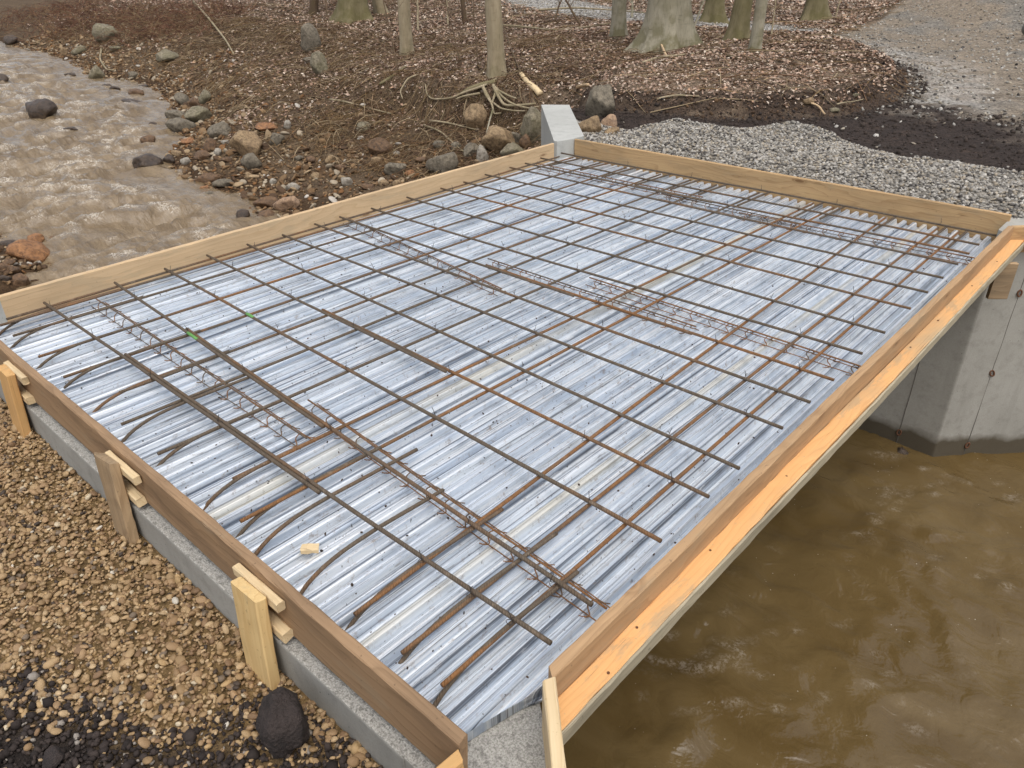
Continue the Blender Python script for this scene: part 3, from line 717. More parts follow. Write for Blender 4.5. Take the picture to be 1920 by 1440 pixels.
# stakes, upper cleats and spacer blocks outside the near form
def stake(x, wdt, ztop, mat, lab, lean=.02, tilt=0.0, chip=.15):
    p1 = Vector((x+tilt, -.0635, ztop)); p0 = Vector((x-.01, -.074-lean, -.30))
    o = plank('stake', p0, p1, .036, wdt, mat, lab, 'stake', zdir=(0, -1, 0), rag=chip, slant1=.004); return o
stake(.885, .135, .135, 'wood_amber', 'amber stake nearest the concrete wing stub')
stake(1.99, .142, .14, 'wood_weathered', 'split weathered grey-brown stake in the middle of the row', tilt=-.05, chip=.7)
stake(2.955, .143, .135, 'wood_yellow', 'clean yellow stake beside the dark clod of earth', lean=.03, tilt=-.045)
for x, lab in ((.90, 'small pale cleat behind the amber stake'), (1.99, 'small pale cleat behind the weathered stake'), (2.905, 'small pale cleat behind the clean yellow stake')):
    plank('cleat', (x-.12, -T-.014, .098), (x+.12, -T-.014, .100), .036, .026, 'wood_fresh', lab, 'cleat', rag=.15)
for x, lab in ((.945, 'spacer block low beside the amber stake'), (2.035, 'spacer block low beside the weathered stake'), (2.985, 'spacer block low beside the clean yellow stake')):
    plank('spacer_block', (x-.11, -T-.018, -.013), (x+.045, -T-.018, -.013), .036, .034, 'wood_fresh', lab, 'spacer block', rag=.2)
# wood offcut lying on the deck
o = plank('wood_offcut', (2.765, .185, .011), (2.80, .222, .011), .022, .032, 'wood_fresh', 'small chipped yellow wood offcut lying on the steel deck', 'offcut', rag=.5, seg=3)

# ------------------------------------------------------------------ reinforcing bars
mat_root = thing('rebar_mat', 'rusty steel reinforcing grid tied with wire above the corrugated deck', 'rebar mat', (W/2, L/2, .05))
MO = np.array([W/2, L/2, .05])
def bar(path, r, mat, wob=.0015):
    P = np.asarray(path, float); P = P+np.column_stack([fbm(P[:, 1]*.9+P[:, 0], P[:, 0]*.7+i_, 3+i_, 2)*wob*2 for i_ in range(3)])
    V, F = tube(P-MO, r, 8); o = obj('reinforcing_bar', mesh('reinforcing_bar', V, F), M[mat], mat_root, smooth=True)
    return o
TB = [(.37, .38), (.76, .57), (1.06, .96), (1.35, 1.25), (1.63, 1.49), (1.89, 1.85), (2.17, 2.11), (2.38, 2.34), (2.66, 2.69), (3.03, 2.99), (3.38, 3.37), (3.63, 3.65),
      (3.91, 3.92), (4.21, 4.20), (4.40, 4.42), (4.64, 4.66), (4.92, 4.93)]
ZT, ZL, RB = .0655, .0505, .0073
LB = [(.12, .17), (.32, .45), (.67, .75), (.98, 1.09), (1.31, 1.39), (1.58, 1.64), (1.91, 2.0), (2.28, 2.42), (2.52, 2.6), (3.14, 3.04), (3.36, 3.35), (3.52, 3.49)]
def lx(k, y): a, b_ = LB[k]; return a+(b_-a)*(y-.39)/(3.63-.39)
def ty(i, x): a, b_ = TB[i]; return a+(b_-a)*x/3.66
# tie wire: one shared mesh
def tie_mesh(seed):
    r = np.random.default_rng(seed); mb = MB(); th = np.linspace(0, 2*math.pi, 9)
    mb.tube(np.stack([.011*np.cos(th), .011*np.sin(th)*.9, .0105*np.sin(2*th)*.3-.004], 1), .0011, 4)
    a = r.uniform(0, 6.28); t = np.linspace(0, 1, 6)
    for s_ in (-1, 1):
        mb.tube(np.stack([.006*np.cos(a)+.010*s_*t**1.5*np.cos(a), .006*np.sin(a)+.010*s_*t**1.5*np.sin(a), .004+t*.034*(1-.25*(s_ > 0))-.016*(t**4)*(s_ > 0)], 1), .0013, 4)
    me = mb.mesh('tie_wire'); me.materials.append(M['tie']); return me
TIES = [tie_mesh(s_) for s_ in range(5)]
LAPS = {0: (1.0, 2.6), 1: (.95, 2.25), 3: (1.28, 2.3), 7: (1.5, 2.2), 14: (1.2, 1.9)}
for i, (ya, yb) in enumerate(TB):
    xl = max(.012, .02+.012*(i % 3)); xr = 3.66 if i != 16 else 3.70
    segs = [(xl, xr, 0)] if i not in LAPS else [(xl, LAPS[i][1], 0), (LAPS[i][0], xr, .017)]
    main = None
    for k_, (xa, xb, off) in enumerate(segs):
        xs = np.linspace(xa, xb, 40); P = np.stack([xs, [ty(i, x_)+off for x_ in xs], np.full(40, ZT)+.004*np.sin(xs*1.9+i)*0.6+.001], 1)
        mt = 'rebar' if i in (0, 1, 2, 3, 10, 11) else ('rebar_rust' if i in (7, 14) and k_ == 1 else 'rebar_dark' if i % 3 else 'rebar')
        b_ = bar(P, RB*(1.08 if i < 3 else 1), mt); main = main or b_
    for k_ in range(len(LB)):
        if (i+k_) % 2 == 0 or (i == 0 and k_ > 8):
            x_ = lx(k_, ty(i, 1.5)); t_ = bpy.data.objects.new('tie_wire', TIES[(i*5+k_*3) % 5]); C.objects.link(t_); t_.parent = main
            t_.location = (x_-MO[0], ty(i, x_)-MO[1], ZT+.006-MO[2]); t_.rotation_euler = (0, 0, random.uniform(0, 6.28))
# green paint marks
for (i, x0, x1) in ((1, 1.0, 1.11), (2, 1.02, 1.09)):
    xs = np.linspace(x0, x1, 5); V, F = tube(np.stack([xs, [ty(i, x_)+.0 for x_ in xs], np.full(5, ZT+.0018)], 1)-MO, RB*1.12, 8)
    obj('paint_mark', mesh('paint_mark', V, F), M['green'], mat_root, smooth=True)
for k_, (xa, xb) in enumerate(LB):
    y0 = .11 if k_ not in (4, 7) else .22
    ys = np.linspace(y0, 4.9, 60); P = np.stack([[lx(k_, y) for y in ys], ys, ZL+.003*np.sin(ys*1.6+k_)*.5], 1)
    bar(P, RB, ('rebar_rust' if k_ in (8, 9, 10, 11) else 'rebar'))
# edge bar along the upstream board
ys = np.linspace(.16, 4.85, 50); bar(np.stack([.055+.012*ys/5, ys, np.full(50, ZL)], 1), RB, 'rebar_dark')
# hooked dowels out of the near abutment and short ones out of the far one
DX = [.09, .30, .655, .965, 1.29, 1.60, 1.895, 2.265, 2.50, 2.62, 2.885, 3.12, 3.34, 3.505]
for j, x in enumerate(DX):
    a = np.linspace(0, 1, 11); hook = np.stack([np.full(11, x+.014), .045+.33*a**1.35, -.055+.108*(1-(1-a)**2.6)], 1)
    run = np.stack([np.linspace(x+.014, x+.03, 16), np.linspace(.40, .74+.06*math.sin(j*2.3), 16), np.full(16, ZL+.003)], 1)
    bar(np.concatenate([hook, run]), RB*.98, 'rebar_dark', .0008)
for k_ in range(len(LB)):
    x = lx(k_, 4.8)+.02; y1 = 4.52+.05*math.sin(k_*1.7)
    bar(np.stack([np.full(10, x)+np.linspace(0, .02, 10), np.linspace(5.06, y1, 10), ZL+.006+np.linspace(-.03, .0, 10)], 1), RB*1.1, 'rebar_dark', .0008)

# ------------------------------------------------------------------ wire bar supports (slab bolsters)
def leg_mesh():
    mb = MB(); t = np.linspace(0, 1, 10)
    for sg in (-1, 1):
        mb.tube(np.stack([sg*.012*np.sin(t*math.pi*2), sg*(.002+.040*t**.8), .039*(1-t)**1.1*(1-.25*np.sin(t*math.pi))-.002*t], 1), .0026, 5)
        mb.tube(np.array([(0, sg*.040, -.001), (.006*sg, sg*.047, -.002), (.016*sg, sg*.052, -.001)]), .0022, 5)
    me = mb.mesh('leg'); me.materials.append(M['wire']); return me
LEG = leg_mesh()
def bolster(x0, y0, x1, y1, lab, rust='wire'):
    c = np.array([(x0+x1)/2, (y0+y1)/2, .011]); th = thing('bar_support', lab, 'bar support', tuple(c), 'wire bar supports under the grid')
    d = np.array([x1-x0, y1-y0, 0]); ln = np.linalg.norm(d); d /= ln; nrm = np.array([-d[1], d[0], 0])
    t = np.linspace(-ln/2, ln/2, 30)
    for nm, off, z, r in (('top_wire', 0, .0375, .0042), ('runner_wire', .036, .003, .0024), ('runner_wire', -.036, .003, .0024)):
        P = d*t[:, None]+nrm*off+np.array([0, 0, z]); P = P+nrm*(.004*fbm(t*3, t*0+off*50, 3, 2))[:, None]
        V, F = tube(P, r, 5); obj(nm, mesh(nm, V, F), M[rust], th, smooth=True)
    nl = int(ln/.108)
    for i in range(nl):
        o = bpy.data.objects.new('leg', LEG); C.objects.link(o); o.parent = th; p = d*(-ln/2+(i+.6)*ln/nl); o.location = tuple(p)
        o.rotation_euler = (0, random.uniform(-.15, .15), math.atan2(d[1], d[0])+random.uniform(-.15, .15))
bolster(.14, .60, 2.25, .56, 'wire bar support near the hooked dowels, starting at the pale form')
bolster(2.0, .74, 3.69, .62, 'wire bar support near the hooked dowels, ending at the worn form')
bolster(.03, 2.44, 1.80, 2.20, 'mid-span wire bar support starting at the pale form board')
bolster(1.40, 2.50, 2.90, 2.48, 'mid-span wire bar support lapped at both of its ends')
bolster(2.08, 2.66, 3.71, 2.60, 'mid-span wire bar support ending at the worn form above the orange ledge')
bolster(.06, 4.53, 1.75, 4.54, 'wire bar support starting beside the pale wing wall near the knotty tan form')
bolster(1.45, 4.42, 2.6, 4.40, 'wire bar support at mid-width near the knotty tan form')
bolster(2.15, 4.36, 3.71, 4.44, 'wire bar support ending at the orange ledge corner near the knotty tan form')

# ------------------------------------------------------------------ tan pebbles beside the near form
def scatter(n, x0, x1, y0, y1, keep):
    x = rng.uniform(x0, x1, n); y = rng.uniform(y0, y1, n); k = keep(x, y); return x[k], y[k]
def visible_px(P, pad=80):
    d = P-CAM; z = d@FW; return (z > .2) & (np.abs(d@RT/z*FPX) < 960+pad) & (np.abs(d@UP/z*FPX) < 720+pad)
PC = np.array([srgb(*c)[:3] for c in ((176, 142, 90), (160, 126, 76), (190, 158, 108), (148, 114, 68), (204, 184, 146), (168, 132, 84), (138, 104, 64), (214, 204, 184), (128, 108, 84), (182, 146, 88))])*1.02
PC = PC*.78+PC.mean(1, keepdims=True)*.22
px_, py_ = scatter(60000, -.9, 3.75, -1.7, -.07, lambda x, y: visible_px(np.stack([x, y, np.full_like(x, -.18)], 1), 330))
n = len(px_); kd = dirt_mask(px_, py_)
keep = rng.random(n) > ss(-.10, .12, kd)*.93; px_, py_ = px_[keep], py_[keep]; n = len(px_)
s = rng.lognormal(math.log(.0069), .34, n); s = np.clip(s, .0035, .018)
Sx = np.stack([s*rng.uniform(.95, 1.5, n), s*rng.uniform(.75, 1.1, n), s*rng.uniform(.5, .8, n)], 1)
pz = H(px_, py_)+rng.uniform(-.006, .012, n)+s*.25
cols = PC[rng.choice(len(PC), n, p=[.20, .17, .13, .13, .025, .15, .08, .005, .04, .07])]*rng.uniform(.82, 1.1, (n, 1))
dirty = rng.random(n) < .05+.25*ss(-.3, 0, dirt_mask(px_, py_)); cols[dirty] = np.array(srgb(70, 58, 48)[:3])*rng.uniform(.7, 1.2, (dirty.sum(), 1))
Cn = np.stack([px_, py_, pz], 1)
show = s*np.array([pxm(p) for p in Cn])*visible_px(Cn, 0)*(pz > np.median(pz)); first = np.argsort(-show)[:300]
restm = np.ones(n, bool); restm[first] = False
fine_i = np.zeros(n, bool); fine_i[np.argsort(-show)[300:4000]] = True; low_i = restm & ~fine_i
V, F, col = blobs(Cn[fine_i], Sx[fine_i], cols[fine_i], 2, .8, 9, 14, .62, .98)
V2_, F2_, col2_ = blobs(Cn[low_i], Sx[low_i], cols[low_i], 1, .8, 5, 14, .75, 1.0)
F = np.concatenate([F, F2_+len(V)]); V = np.concatenate([V, V2_]); col = np.concatenate([col, col2_])
bed = thing('pebble_bed', 'bed of rounded tan drainage pebbles outside the brown form', 'pebbles', (1.5, -.5, -.2)); bed['kind'] = 'stuff'
o = obj('pebble_mass', mesh('pebble_mass', V-np.array([1.5, -.5, -.2]), F, col), M['pebble'], bed, smooth=True); o['kind'] = 'stuff'
PV = []
for k_ in range(12):
    v_, f_ = facet_rock(2, 6, .72, 1.0, .03); PV.append((v_, f_))
PMESH = {}
for q_ in first:
    key = int(rng.integers(12)); cc = int(rng.choice(len(PC), p=[.20, .17, .13, .13, .025, .15, .08, .005, .04, .07]))
    if (key, cc) not in PMESH:
        me = mesh('pebble', PV[key][0], PV[key][1].astype(int), np.repeat(PC[cc][None]*rng.uniform(.85, 1.1), len(PV[key][0]), 0)); me.materials.append(M['pebble'])
        me.polygons.foreach_set('use_smooth', np.ones(len(me.polygons), bool)); PMESH[(key, cc)] = me
    o = bpy.data.objects.new('pebble', PMESH[(key, cc)]); C.objects.link(o); o.parent = bed
    o.location = tuple(Cn[q_]-np.array([1.5, -.5, -.2])+np.array([0, 0, .003])); o.scale = tuple(Sx[q_]); o.rotation_euler = (random.gauss(0, .4), random.gauss(0, .4), random.uniform(0, 6.28))
# dark loam crumbs
x, y = scatter(22000, 2.0, 3.9, -1.5, -.08, lambda x, y: (dirt_mask(x, y) > -.10) & visible_px(np.stack([x, y, np.full_like(x, -.18)], 1), 200))
n = len(x); s = rng.lognormal(math.log(.0052), .55, n).clip(.002, .02); lc = np.array(srgb(58, 50, 46)[:3])*rng.uniform(.5, 1.35, (n, 1))
pale = rng.random(n) < .05; lc[pale] = np.array(srgb(150, 142, 132)[:3])
V, F, col = blobs(np.stack([x, y, H(x, y)+s*.3+.004], 1), s[:, None]*rng.uniform(.6, 1.3, (n, 3)), lc, 1, 1.0, 6)
o = obj('loose_loam', mesh('loose_loam', V, F, col), M['crushed']); tag(o, 'crumbly dark loam spilled over the tan pebbles', 'loam', kind='stuff')
# the clod against the abutment
def rock(name, p, dims, mat, label, seed, cat='rock', group=None, planes=9, lo=.6, hi=.95, sub=4, rot=0.0, noise=.05, tilt=(0, 0)):
    V, F = facet_rock(sub, planes, lo, hi, noise, seed); V = V*np.array(dims)/2
    q8 = V/max(dims)*8; nn = fbm(q8[:, 0]+3+q8[:, 2]*.7, q8[:, 1]+q8[:, 2]*.9, seed, 4); V = V*(1+.075*nn)[:, None]
    me = mesh(name, V, F.astype(int)); o = obj(name, me, M[mat], smooth=True); o.location = tuple(p); o.rotation_euler = (tilt[0], tilt[1], rot)
    tag(o, label, cat, group); return o
pc = at_z(557, 1322, -.10); rock('earth_clod', (pc[0], pc[1]-.055, -.125), (.175, .15, .19), 'clod', 'big dark clod of earth resting on the pebbles against the abutment', 5, 'clod', noise=.16, planes=12, lo=.7, hi=1.0)
pc = at_z(100, 1422, -.17); rock('earth_clod', (pc[0], pc[1], -.17), (.07, .06, .05), 'clod', 'small dark clod of earth lying apart on the pebbles', 9, 'clod', noise=.1)

# ------------------------------------------------------------------ crushed stone: apron, road, shingle
GC = np.array([srgb(*c)[:3] for c in ((166, 161, 152), (144, 139, 130), (188, 183, 174), (108, 104, 99), (158, 147, 130), (82, 78, 75), (176, 166, 148))])
def stones(name, x, y, smin, smax, pal, probs, label, sub=1, flat_=.7, dz=0.0, mat='crushed', planes=7):
    n = len(x); s = rng.uniform(smin, smax, n)**1.0; S = np.stack([s*rng.uniform(.8, 1.4, n), s*rng.uniform(.7, 1.1, n), s*rng.uniform(.5, .9, n)*flat_], 1)
    col = pal[rng.choice(len(pal), n, p=probs)]*rng.uniform(.75, 1.15, (n, 1))
    V, F, c = blobs(np.stack([x, y, H(x, y)+s*.25+dz], 1), S, col, sub, 1.0, planes)
    o = obj(name, mesh(name, V, F, c), M[mat]); tag(o, label, name.split('_')[-1], kind='stuff'); return o
gp = [.24, .2, .17, .13, .12, .08, .06]
def in_apron(x, y): return (y < gedge(x)+.12*fbm(x*2.1, y*.3, 21, 3)+rng.normal(0, .03, len(x))) & (x > wing_xl(y)+.12) & (x < 3.62+np.maximum(y-4.9, 0)) & (y > 5.14)
x, y = scatter(38000, -1.3, 6.0, 5.14, 7.6, in_apron); k = visible_px(np.stack([x, y, 0*x+.1], 1), 120); x, y = x[k], y[k]
stones('crushed_gravel', x, y, .010, .021, GC, gp, 'pale grey crushed gravel spread behind the knotty tan form board', dz=.002)
def on_road(x, y):
    sd = terr_sd(x, y); r_ = rng.random(len(x))
    w = np.where((y > 8.8) & (sd < 0), .35+.65*ss(-.9, -.2, sd)*ss(9, 10.5, y), 0)+np.where((sd < -.05) & (y <= 8.8), .03, 0)
    w = w+inpoly(x, y, TRACK)*.9
    return (r_ < w) & (x > -18) & ((y > gedge(x)))
x, y = scatter(130000, -16, 6, 6.6, 24, on_road); k = visible_px(np.stack([x, y, 0*x+.1], 1), 60); x, y = x[k], y[k]
stones('road_gravel', x[:12000], y[:12000], .012, .030, GC, [.3, .16, .26, .08, .1, .03, .07], 'pale gravel along the new access road and track', dz=.002)
SC = np.array([srgb(*c)[:3] for c in ((138, 112, 82), (112, 88, 62), (160, 138, 108), (90, 70, 52), (172, 158, 136), (128, 92, 58), (196, 188, 176))])
def on_shingle(x, y):
    z = H(x, y, False)-zwater(x); return (z > -.03) & (z < .75+.25*fbm(x*1.2, y*1.2, 15, 3)) & (y > 4.3) & (rng.random(len(x)) < (.25+.75*ss(.75, .25, z)))
x, y = scatter(60000, -27, -1.4, 4.4, 10.5, on_shingle)
rr = rng.random(len(x)) < .86
stones('bank_shingle', x[rr][:10000], y[rr][:10000], .012, .045, SC, [.25, .23, .16, .17, .07, .11, .01], 'small brown stones of the muddy shingle beside the stream', flat_=.6)
stones('bank_cobble', x[~rr][:1000], y[~rr][:1000], .045, .085, SC, [.24, .22, .18, .14, .1, .1, .02], 'hand-sized flat stones strewn through the muddy shingle', sub=2, flat_=.5, planes=10)
x, y = scatter(900, -8, -5, .6, 2.1, lambda x, y: (H(x, y, False)-zwater(x) > -.06)); stones('near_shingle', x, y, .02, .06, SC, [.2, .24, .1, .26, .04, .14, .02], 'dark wet shingle on the near shore of the stream', flat_=.5)
x, y = scatter(900, 4.9, 6.2, 5.2, 6.3, lambda x, y: H(x, y, False)-zwater(x) > -.05); 
if len(x): stones('wing_shingle', x, y, .015, .04, SC, [.24, .22, .16, .16, .08, .1, .04], 'brown stones at the foot of the downstream wing wall')

# ------------------------------------------------------------------ individual rocks (pixel centre, size in photo pixels, look)
RK = [  # px, py, w, h, material, shape, label (None = a plain bank stone), in water?
 (80, 210, 62, 36, 'rock_dark', 'round', 'largest dark brown boulder standing out of the rapids', 1),
 (130, 243, 36, 12, 'rock_dark', 'flat', 'low dark rock awash just downstream of the largest rapids boulder', 1),
 (2, 150, 26, 16, 'rock_dark', 'round', 'dark rock in the rapids upstream of the largest boulder', 1),
 (278, 304, 50, 26, 'rock_dark', 'round', 'black wet boulder at the tip of the shingle', 1),
 (279, 261, 26, 14, 'rock_brown', 'round', 'small brown boulder in the water off the shingle', 1),
 (287, 235, 16, 10, 'rock_dark', 'round', None, 1), (133, 140, 26, 8, 'rock_dark', 'flat', None, 1), (255, 174, 38, 14, 'rock_brown', 'flat', None, 1),
 (198, 161, 22, 9, 'rock_dark', 'flat', None, 1), (216, 165, 20, 8, 'rock_dark', 'flat', None, 1), (245, 191, 44, 7, 'rock_dark', 'flat', None, 1), (228, 217, 22, 8, 'rock_dark', 'flat', None, 1), (270, 160, 20, 6, 'rock_dark', 'flat', None, 1), (124, 228, 10, 5, 'rock_dark', 'flat', None, 1),
 (183, 141, 28, 24, 'rock_moss', 'ang', 'mossy brown block at the edge of the rapids', 0),
 (301, 284, 24, 11, 'rock_orange', 'flat', None, 0), (333, 217, 46, 18, 'rock_grey', 'flat', None, 0), (372, 220, 48, 28, 'rock_moss', 'ang', 'mossy grey boulder leaning on its neighbour at the waterline', 0), (342, 237, 50, 22, 'rock_grey', 'ang', None, 0),
 (345, 187, 28, 20, 'rock_grey', 'ang', None, 0), (385, 186, 28, 22, 'rock_moss', 'ang', None, 0), (367, 193, 24, 18, 'rock_brown', 'ang', None, 0),
 (413, 247, 42, 24, 'rock_grey', 'ang', None, 0), (467, 277, 66, 46, 'rock_tan', 'ang', 'largest tan angular boulder on the shingle', 0), (473, 306, 36, 26, 'rock_grey', 'round', 'grey boulder just below the largest tan boulder', 0),
 (500, 239, 62, 13, 'rock_orange', 'flat', 'long flat orange slab lying on the shingle', 0), (390, 333, 50, 18, 'rock_brown', 'flat', None, 0), (421, 344, 42, 15, 'rock_grey', 'flat', 'flat grey slab at the edge of the stream', 0),
 (385, 353, 22, 11, 'rock_orange', 'flat', None, 0), (391, 364, 32, 11, 'rock_grey', 'flat', None, 1), (456, 403, 28, 17, 'rock_dark', 'round', 'blue-black round stone in the shallows', 1),
 (501, 380, 44, 20, 'rock_brown', 'ang', 'brown stone paired with a pinkish stone near the pale form', 0), (538, 382, 44, 26, 'rock_pink', 'ang', 'pinkish tan block beside the pale form board', 0), (503, 405, 50, 16, 'rock_brown', 'flat', None, 0),
 (550, 352, 26, 14, 'rock_white', 'round', 'white rounded stone on the shingle', 0), (320, 301, 26, 16, 'rock_dark', 'ang', None, 0), (349, 304, 20, 13, 'rock_white', 'round', None, 0), (356, 265, 34, 12, 'rock_orange', 'flat', None, 0), (334, 287, 26, 14, 'rock_tan', 'flat', None, 0),
 (395, 275, 30, 20, 'rock_brown', 'ang', None, 0), (409, 287, 20, 14, 'rock_white', 'ang', None, 0), (424, 267, 18, 10, 'rock_white', 'flat', None, 0), (380, 292, 34, 16, 'rock_brown', 'flat', None, 0), (520, 262, 30, 24, 'rock_grey', 'ang', None, 0), (540, 235, 16, 12, 'rock_white', 'round', None, 0),
 (468, 330, 22, 12, 'rock_tan', 'flat', None, 0), (512, 341, 14, 10, 'rock_white', 'round', None, 0), (428, 300, 24, 12, 'rock_brown', 'flat', None, 0), (592, 330, 22, 12, 'rock_tan', 'flat', None, 0), (620, 300, 20, 14, 'rock_tan', 'ang', None, 0), (585, 300, 24, 12, 'rock_brown', 'flat', None, 0), (560, 296, 22, 10, 'rock_grey', 'flat', None, 0),
 (583, 83, 38, 42, 'rock_grey', 'round', 'round grey-brown boulder high on the leafy bank', 0), (602, 130, 36, 38, 'rock_moss', 'ang', 'yellowish mossy stone set on edge in the leafy bank', 0), (582, 114, 34, 14, 'rock_grey', 'flat', None, 0),
 (205, 67, 44, 30, 'rock_moss', 'ang', 'mossy slab tilted in the brambles', 0), (310, 110, 46, 22, 'rock_moss', 'ang', None, 0), (215, 92, 24, 12, 'rock_moss', 'flat', None, 0), (150, 96, 30, 14, 'rock_moss', 'ang', None, 0), (20, 78, 30, 14, 'rock_dark', 'ang', None, 0), (250, 142, 24, 12, 'rock_grey', 'flat', None, 0), (120, 98, 18, 12, 'rock_tan', 'ang', None, 0),
 (712, 281, 46, 26, 'rock_brown', 'ang', 'pointed rusty brown slab on the muddy bank', 0), (683, 240, 36, 16, 'rock_moss', 'flat', 'greenish flat stone under the root tangle', 0), (742, 317, 46, 24, 'rock_grey', 'flat', 'pale grey-green slab on the mud near the pale form', 0),
 (893, 228, 42, 36, 'rock_tan', 'round', 'smooth tan cobble under the exposed roots', 0), (881, 287, 34, 22, 'rock_grey', 'ang', None, 0), (935, 272, 62, 44, 'rock_tan', 'ang', 'tan boulder wedged between grey boulders behind the pale form', 0), (966, 264, 34, 24, 'rock_grey', 'ang', None, 0), (962, 288, 58, 30, 'rock_moss', 'ang', 'grey-green boulder low against the pale form', 0),
 (832, 312, 56, 40, 'rock_grey', 'ang', 'flat-topped grey block just behind the pale form', 0), (905, 297, 24, 36, 'rock_white', 'ang', 'pale upright stone among grey boulders', 0), (997, 247, 50, 66, 'rock_moss', 'ang', 'tall lichen-covered boulder touching the pale wing wall', 0), (985, 270, 26, 26, 'rock_brown', 'ang', None, 0),
 (826, 271, 28, 14, 'rock_grey', 'flat', None, 0), (855, 276, 20, 14, 'rock_grey', 'round', None, 0), (706, 302, 20, 12, 'rock_tan', 'round', None, 0), (744, 290, 14, 10, 'rock_white', 'round', None, 0), (720, 344, 18, 12, 'rock_tan', 'round', None, 0), (745, 344, 16, 12, 'rock_tan', 'round', None, 0), (650, 342, 22, 16, 'rock_white', 'round', None, 0), (676, 219, 14, 12, 'rock_tan', 'round', None, 0), (660, 270, 16, 10, 'rock_tan', 'flat', None, 0), (690, 350, 26, 12, 'rock_brown', 'flat', None, 0), (770, 325, 26, 14, 'rock_orange', 'flat', None, 0), (790, 300, 24, 12, 'rock_brown', 'flat', None, 0), (640, 315, 24, 12, 'rock_brown', 'flat', None, 0), (805, 345, 24, 12, 'rock_brown', 'ang', None, 0), (678, 258, 18, 9, 'rock_white', 'flat', None, 0),
 (1125, 203, 58, 56, 'rock_grey', 'ang', 'pointed grey boulder standing behind the pale wing wall', 0), (1108, 237, 52, 30, 'rock_tan', 'ang', 'cream boulder beside the pale wing wall', 0), (1142, 230, 28, 28, 'rock_pink', 'ang', 'pinkish stone between the cream boulder and the gravel', 0), (1150, 246, 34, 14, 'rock_tan', 'flat', 'flat tan chip at the edge of the crushed gravel', 0),
 (1518, 188, 22, 12, 'rock_tan', 'ang', 'tan stone lying in the dark cut of the leafy terrace', 0), (1565, 206, 20, 9, 'rock_moss', 'flat', 'flat greenish stone at the foot of the leafy terrace', 0), (1605, 178, 14, 8, 'rock_moss', 'flat', None, 0),
 (58, 477, 68, 34, 'rock_orange', 'round', 'biggest orange boulder on the near shore', 0), (66, 447, 42, 18, 'rock_orange', 'flat', 'orange-brown slab awash upstream of the biggest orange boulder', 1), (100, 445, 16, 10, 'rock_brown', 'flat', None, 1), (42, 464, 30, 14, 'rock_orange', 'flat', None, 0), (15, 457, 40, 14, 'rock_dark', 'flat', None, 0), (15, 492, 30, 14, 'rock_brown', 'flat', None, 0), (22, 506, 34, 14, 'rock_brown', 'flat', None, 0), (8, 500, 24, 16, 'rock_brown', 'ang', None, 0), (42, 527, 44, 22, 'rock_brown', 'flat', 'flat olive-brown stone closest to the concrete wing stub', 0), (10, 522, 30, 14, 'rock_dark', 'flat', None, 0), (45, 496, 20, 8, 'rock_white', 'flat', None, 0),
 (1690, 846, 26, 16, 'rock_dark', 'round', 'dark wet stone at the foot of the shaded abutment', 1),
]
LM = [(467, 277, 'largest tan boulder'), (278, 304, 'black wet boulder'), (500, 239, 'long orange slab'), (538, 382, 'pinkish tan block'), (550, 352, 'white rounded stone'), (583, 83, 'round boulder high on the bank'),
      (205, 67, 'mossy tilted slab'), (712, 281, 'pointed rusty slab'), (742, 317, 'pale grey-green slab'), (893, 228, 'smooth tan cobble'), (832, 312, 'flat-topped grey block'), (997, 247, 'lichen-covered boulder'), (58, 477, 'biggest orange boulder'),
      (372, 220, 'leaning mossy boulder'), (80, 210, 'largest rapids boulder'), (183, 141, 'mossy block by the rapids'), (279, 261, 'small brown boulder in the water'), (421, 344, 'flat grey slab'), (935, 272, 'wedged tan boulder'), (1565, 206, 'greenish terrace stone'), (602, 130, 'yellowish stone set on edge'), (42, 527, 'olive-brown stone')]
CN = {'rock_tan': 'tan', 'rock_grey': 'grey', 'rock_brown': 'brown', 'rock_orange': 'rusty orange', 'rock_dark': 'dark wet', 'rock_moss': 'mossy', 'rock_white': 'whitish', 'rock_pink': 'pinkish'}
SN = {'flat': 'flat', 'round': 'rounded', 'ang': 'angular'}
USED = {}
def auto_label(px, py, w, mt, shp, inw):
    near = sorted(LM, key=lambda l: (l[0]-px)**2+((l[1]-py)*1.6)**2); base = CN[mt]+' '+SN[shp]+' stone '+('awash ' if inw else '')
    for t in ('beside the '+near[0][2], 'between the %s and the %s' % (near[0][2], near[1][2]), 'between the %s and the %s' % (near[0][2], near[2][2])):
        l = (('small ' if w < 24 else '')+base+t)
        if l not in USED and len(l.split()) < 16: break
    if len(l.split()) > 15: l = ('small ' if w < 24 else '')+base+'close by the '+near[1][2]
    USED[l] = 1; return l
for i, (px, py, w, h, mt, shp, lab, inw) in enumerate(RK):
    base = hitw(px, py+h*.28) if inw else hit(px, py+h*.3)
    sc_ = 1/pxm(base); wd = w*sc_*1.05; ht = h*sc_
    if shp == 'flat': dims = (wd, wd*.7, max(ht*1.3, wd*.2)); pl = (14, .55, .9)
    elif shp == 'round': dims = (wd*1.05, wd*.85, ht*1.45); pl = (11, .66, .95)
    else: dims = (wd*1.12, wd*.85, ht*1.45); pl = (13, .5, .85)
    sink = .2 if not inw else .25
    z = base[2]+dims[2]*(.5-sink)-.02
    o = rock('boulder' if max(dims) > .28 else 'stone', (base[0]+RT[0]*0, base[1], z), dims, mt,
             lab or auto_label(px, py, w, mt, shp, inw), 1000+i,
             'boulder' if max(dims) > .28 else 'stone', None if lab else ('rocks in the rapids' if inw else 'loose stones on the stream bank'),
             planes=pl[0], lo=pl[1], hi=pl[2], sub=4 if w > 30 else 3, rot=YAW*-1+random.uniform(-.4, .4), tilt=(random.uniform(-.15, .15), random.uniform(-.15, .15)))

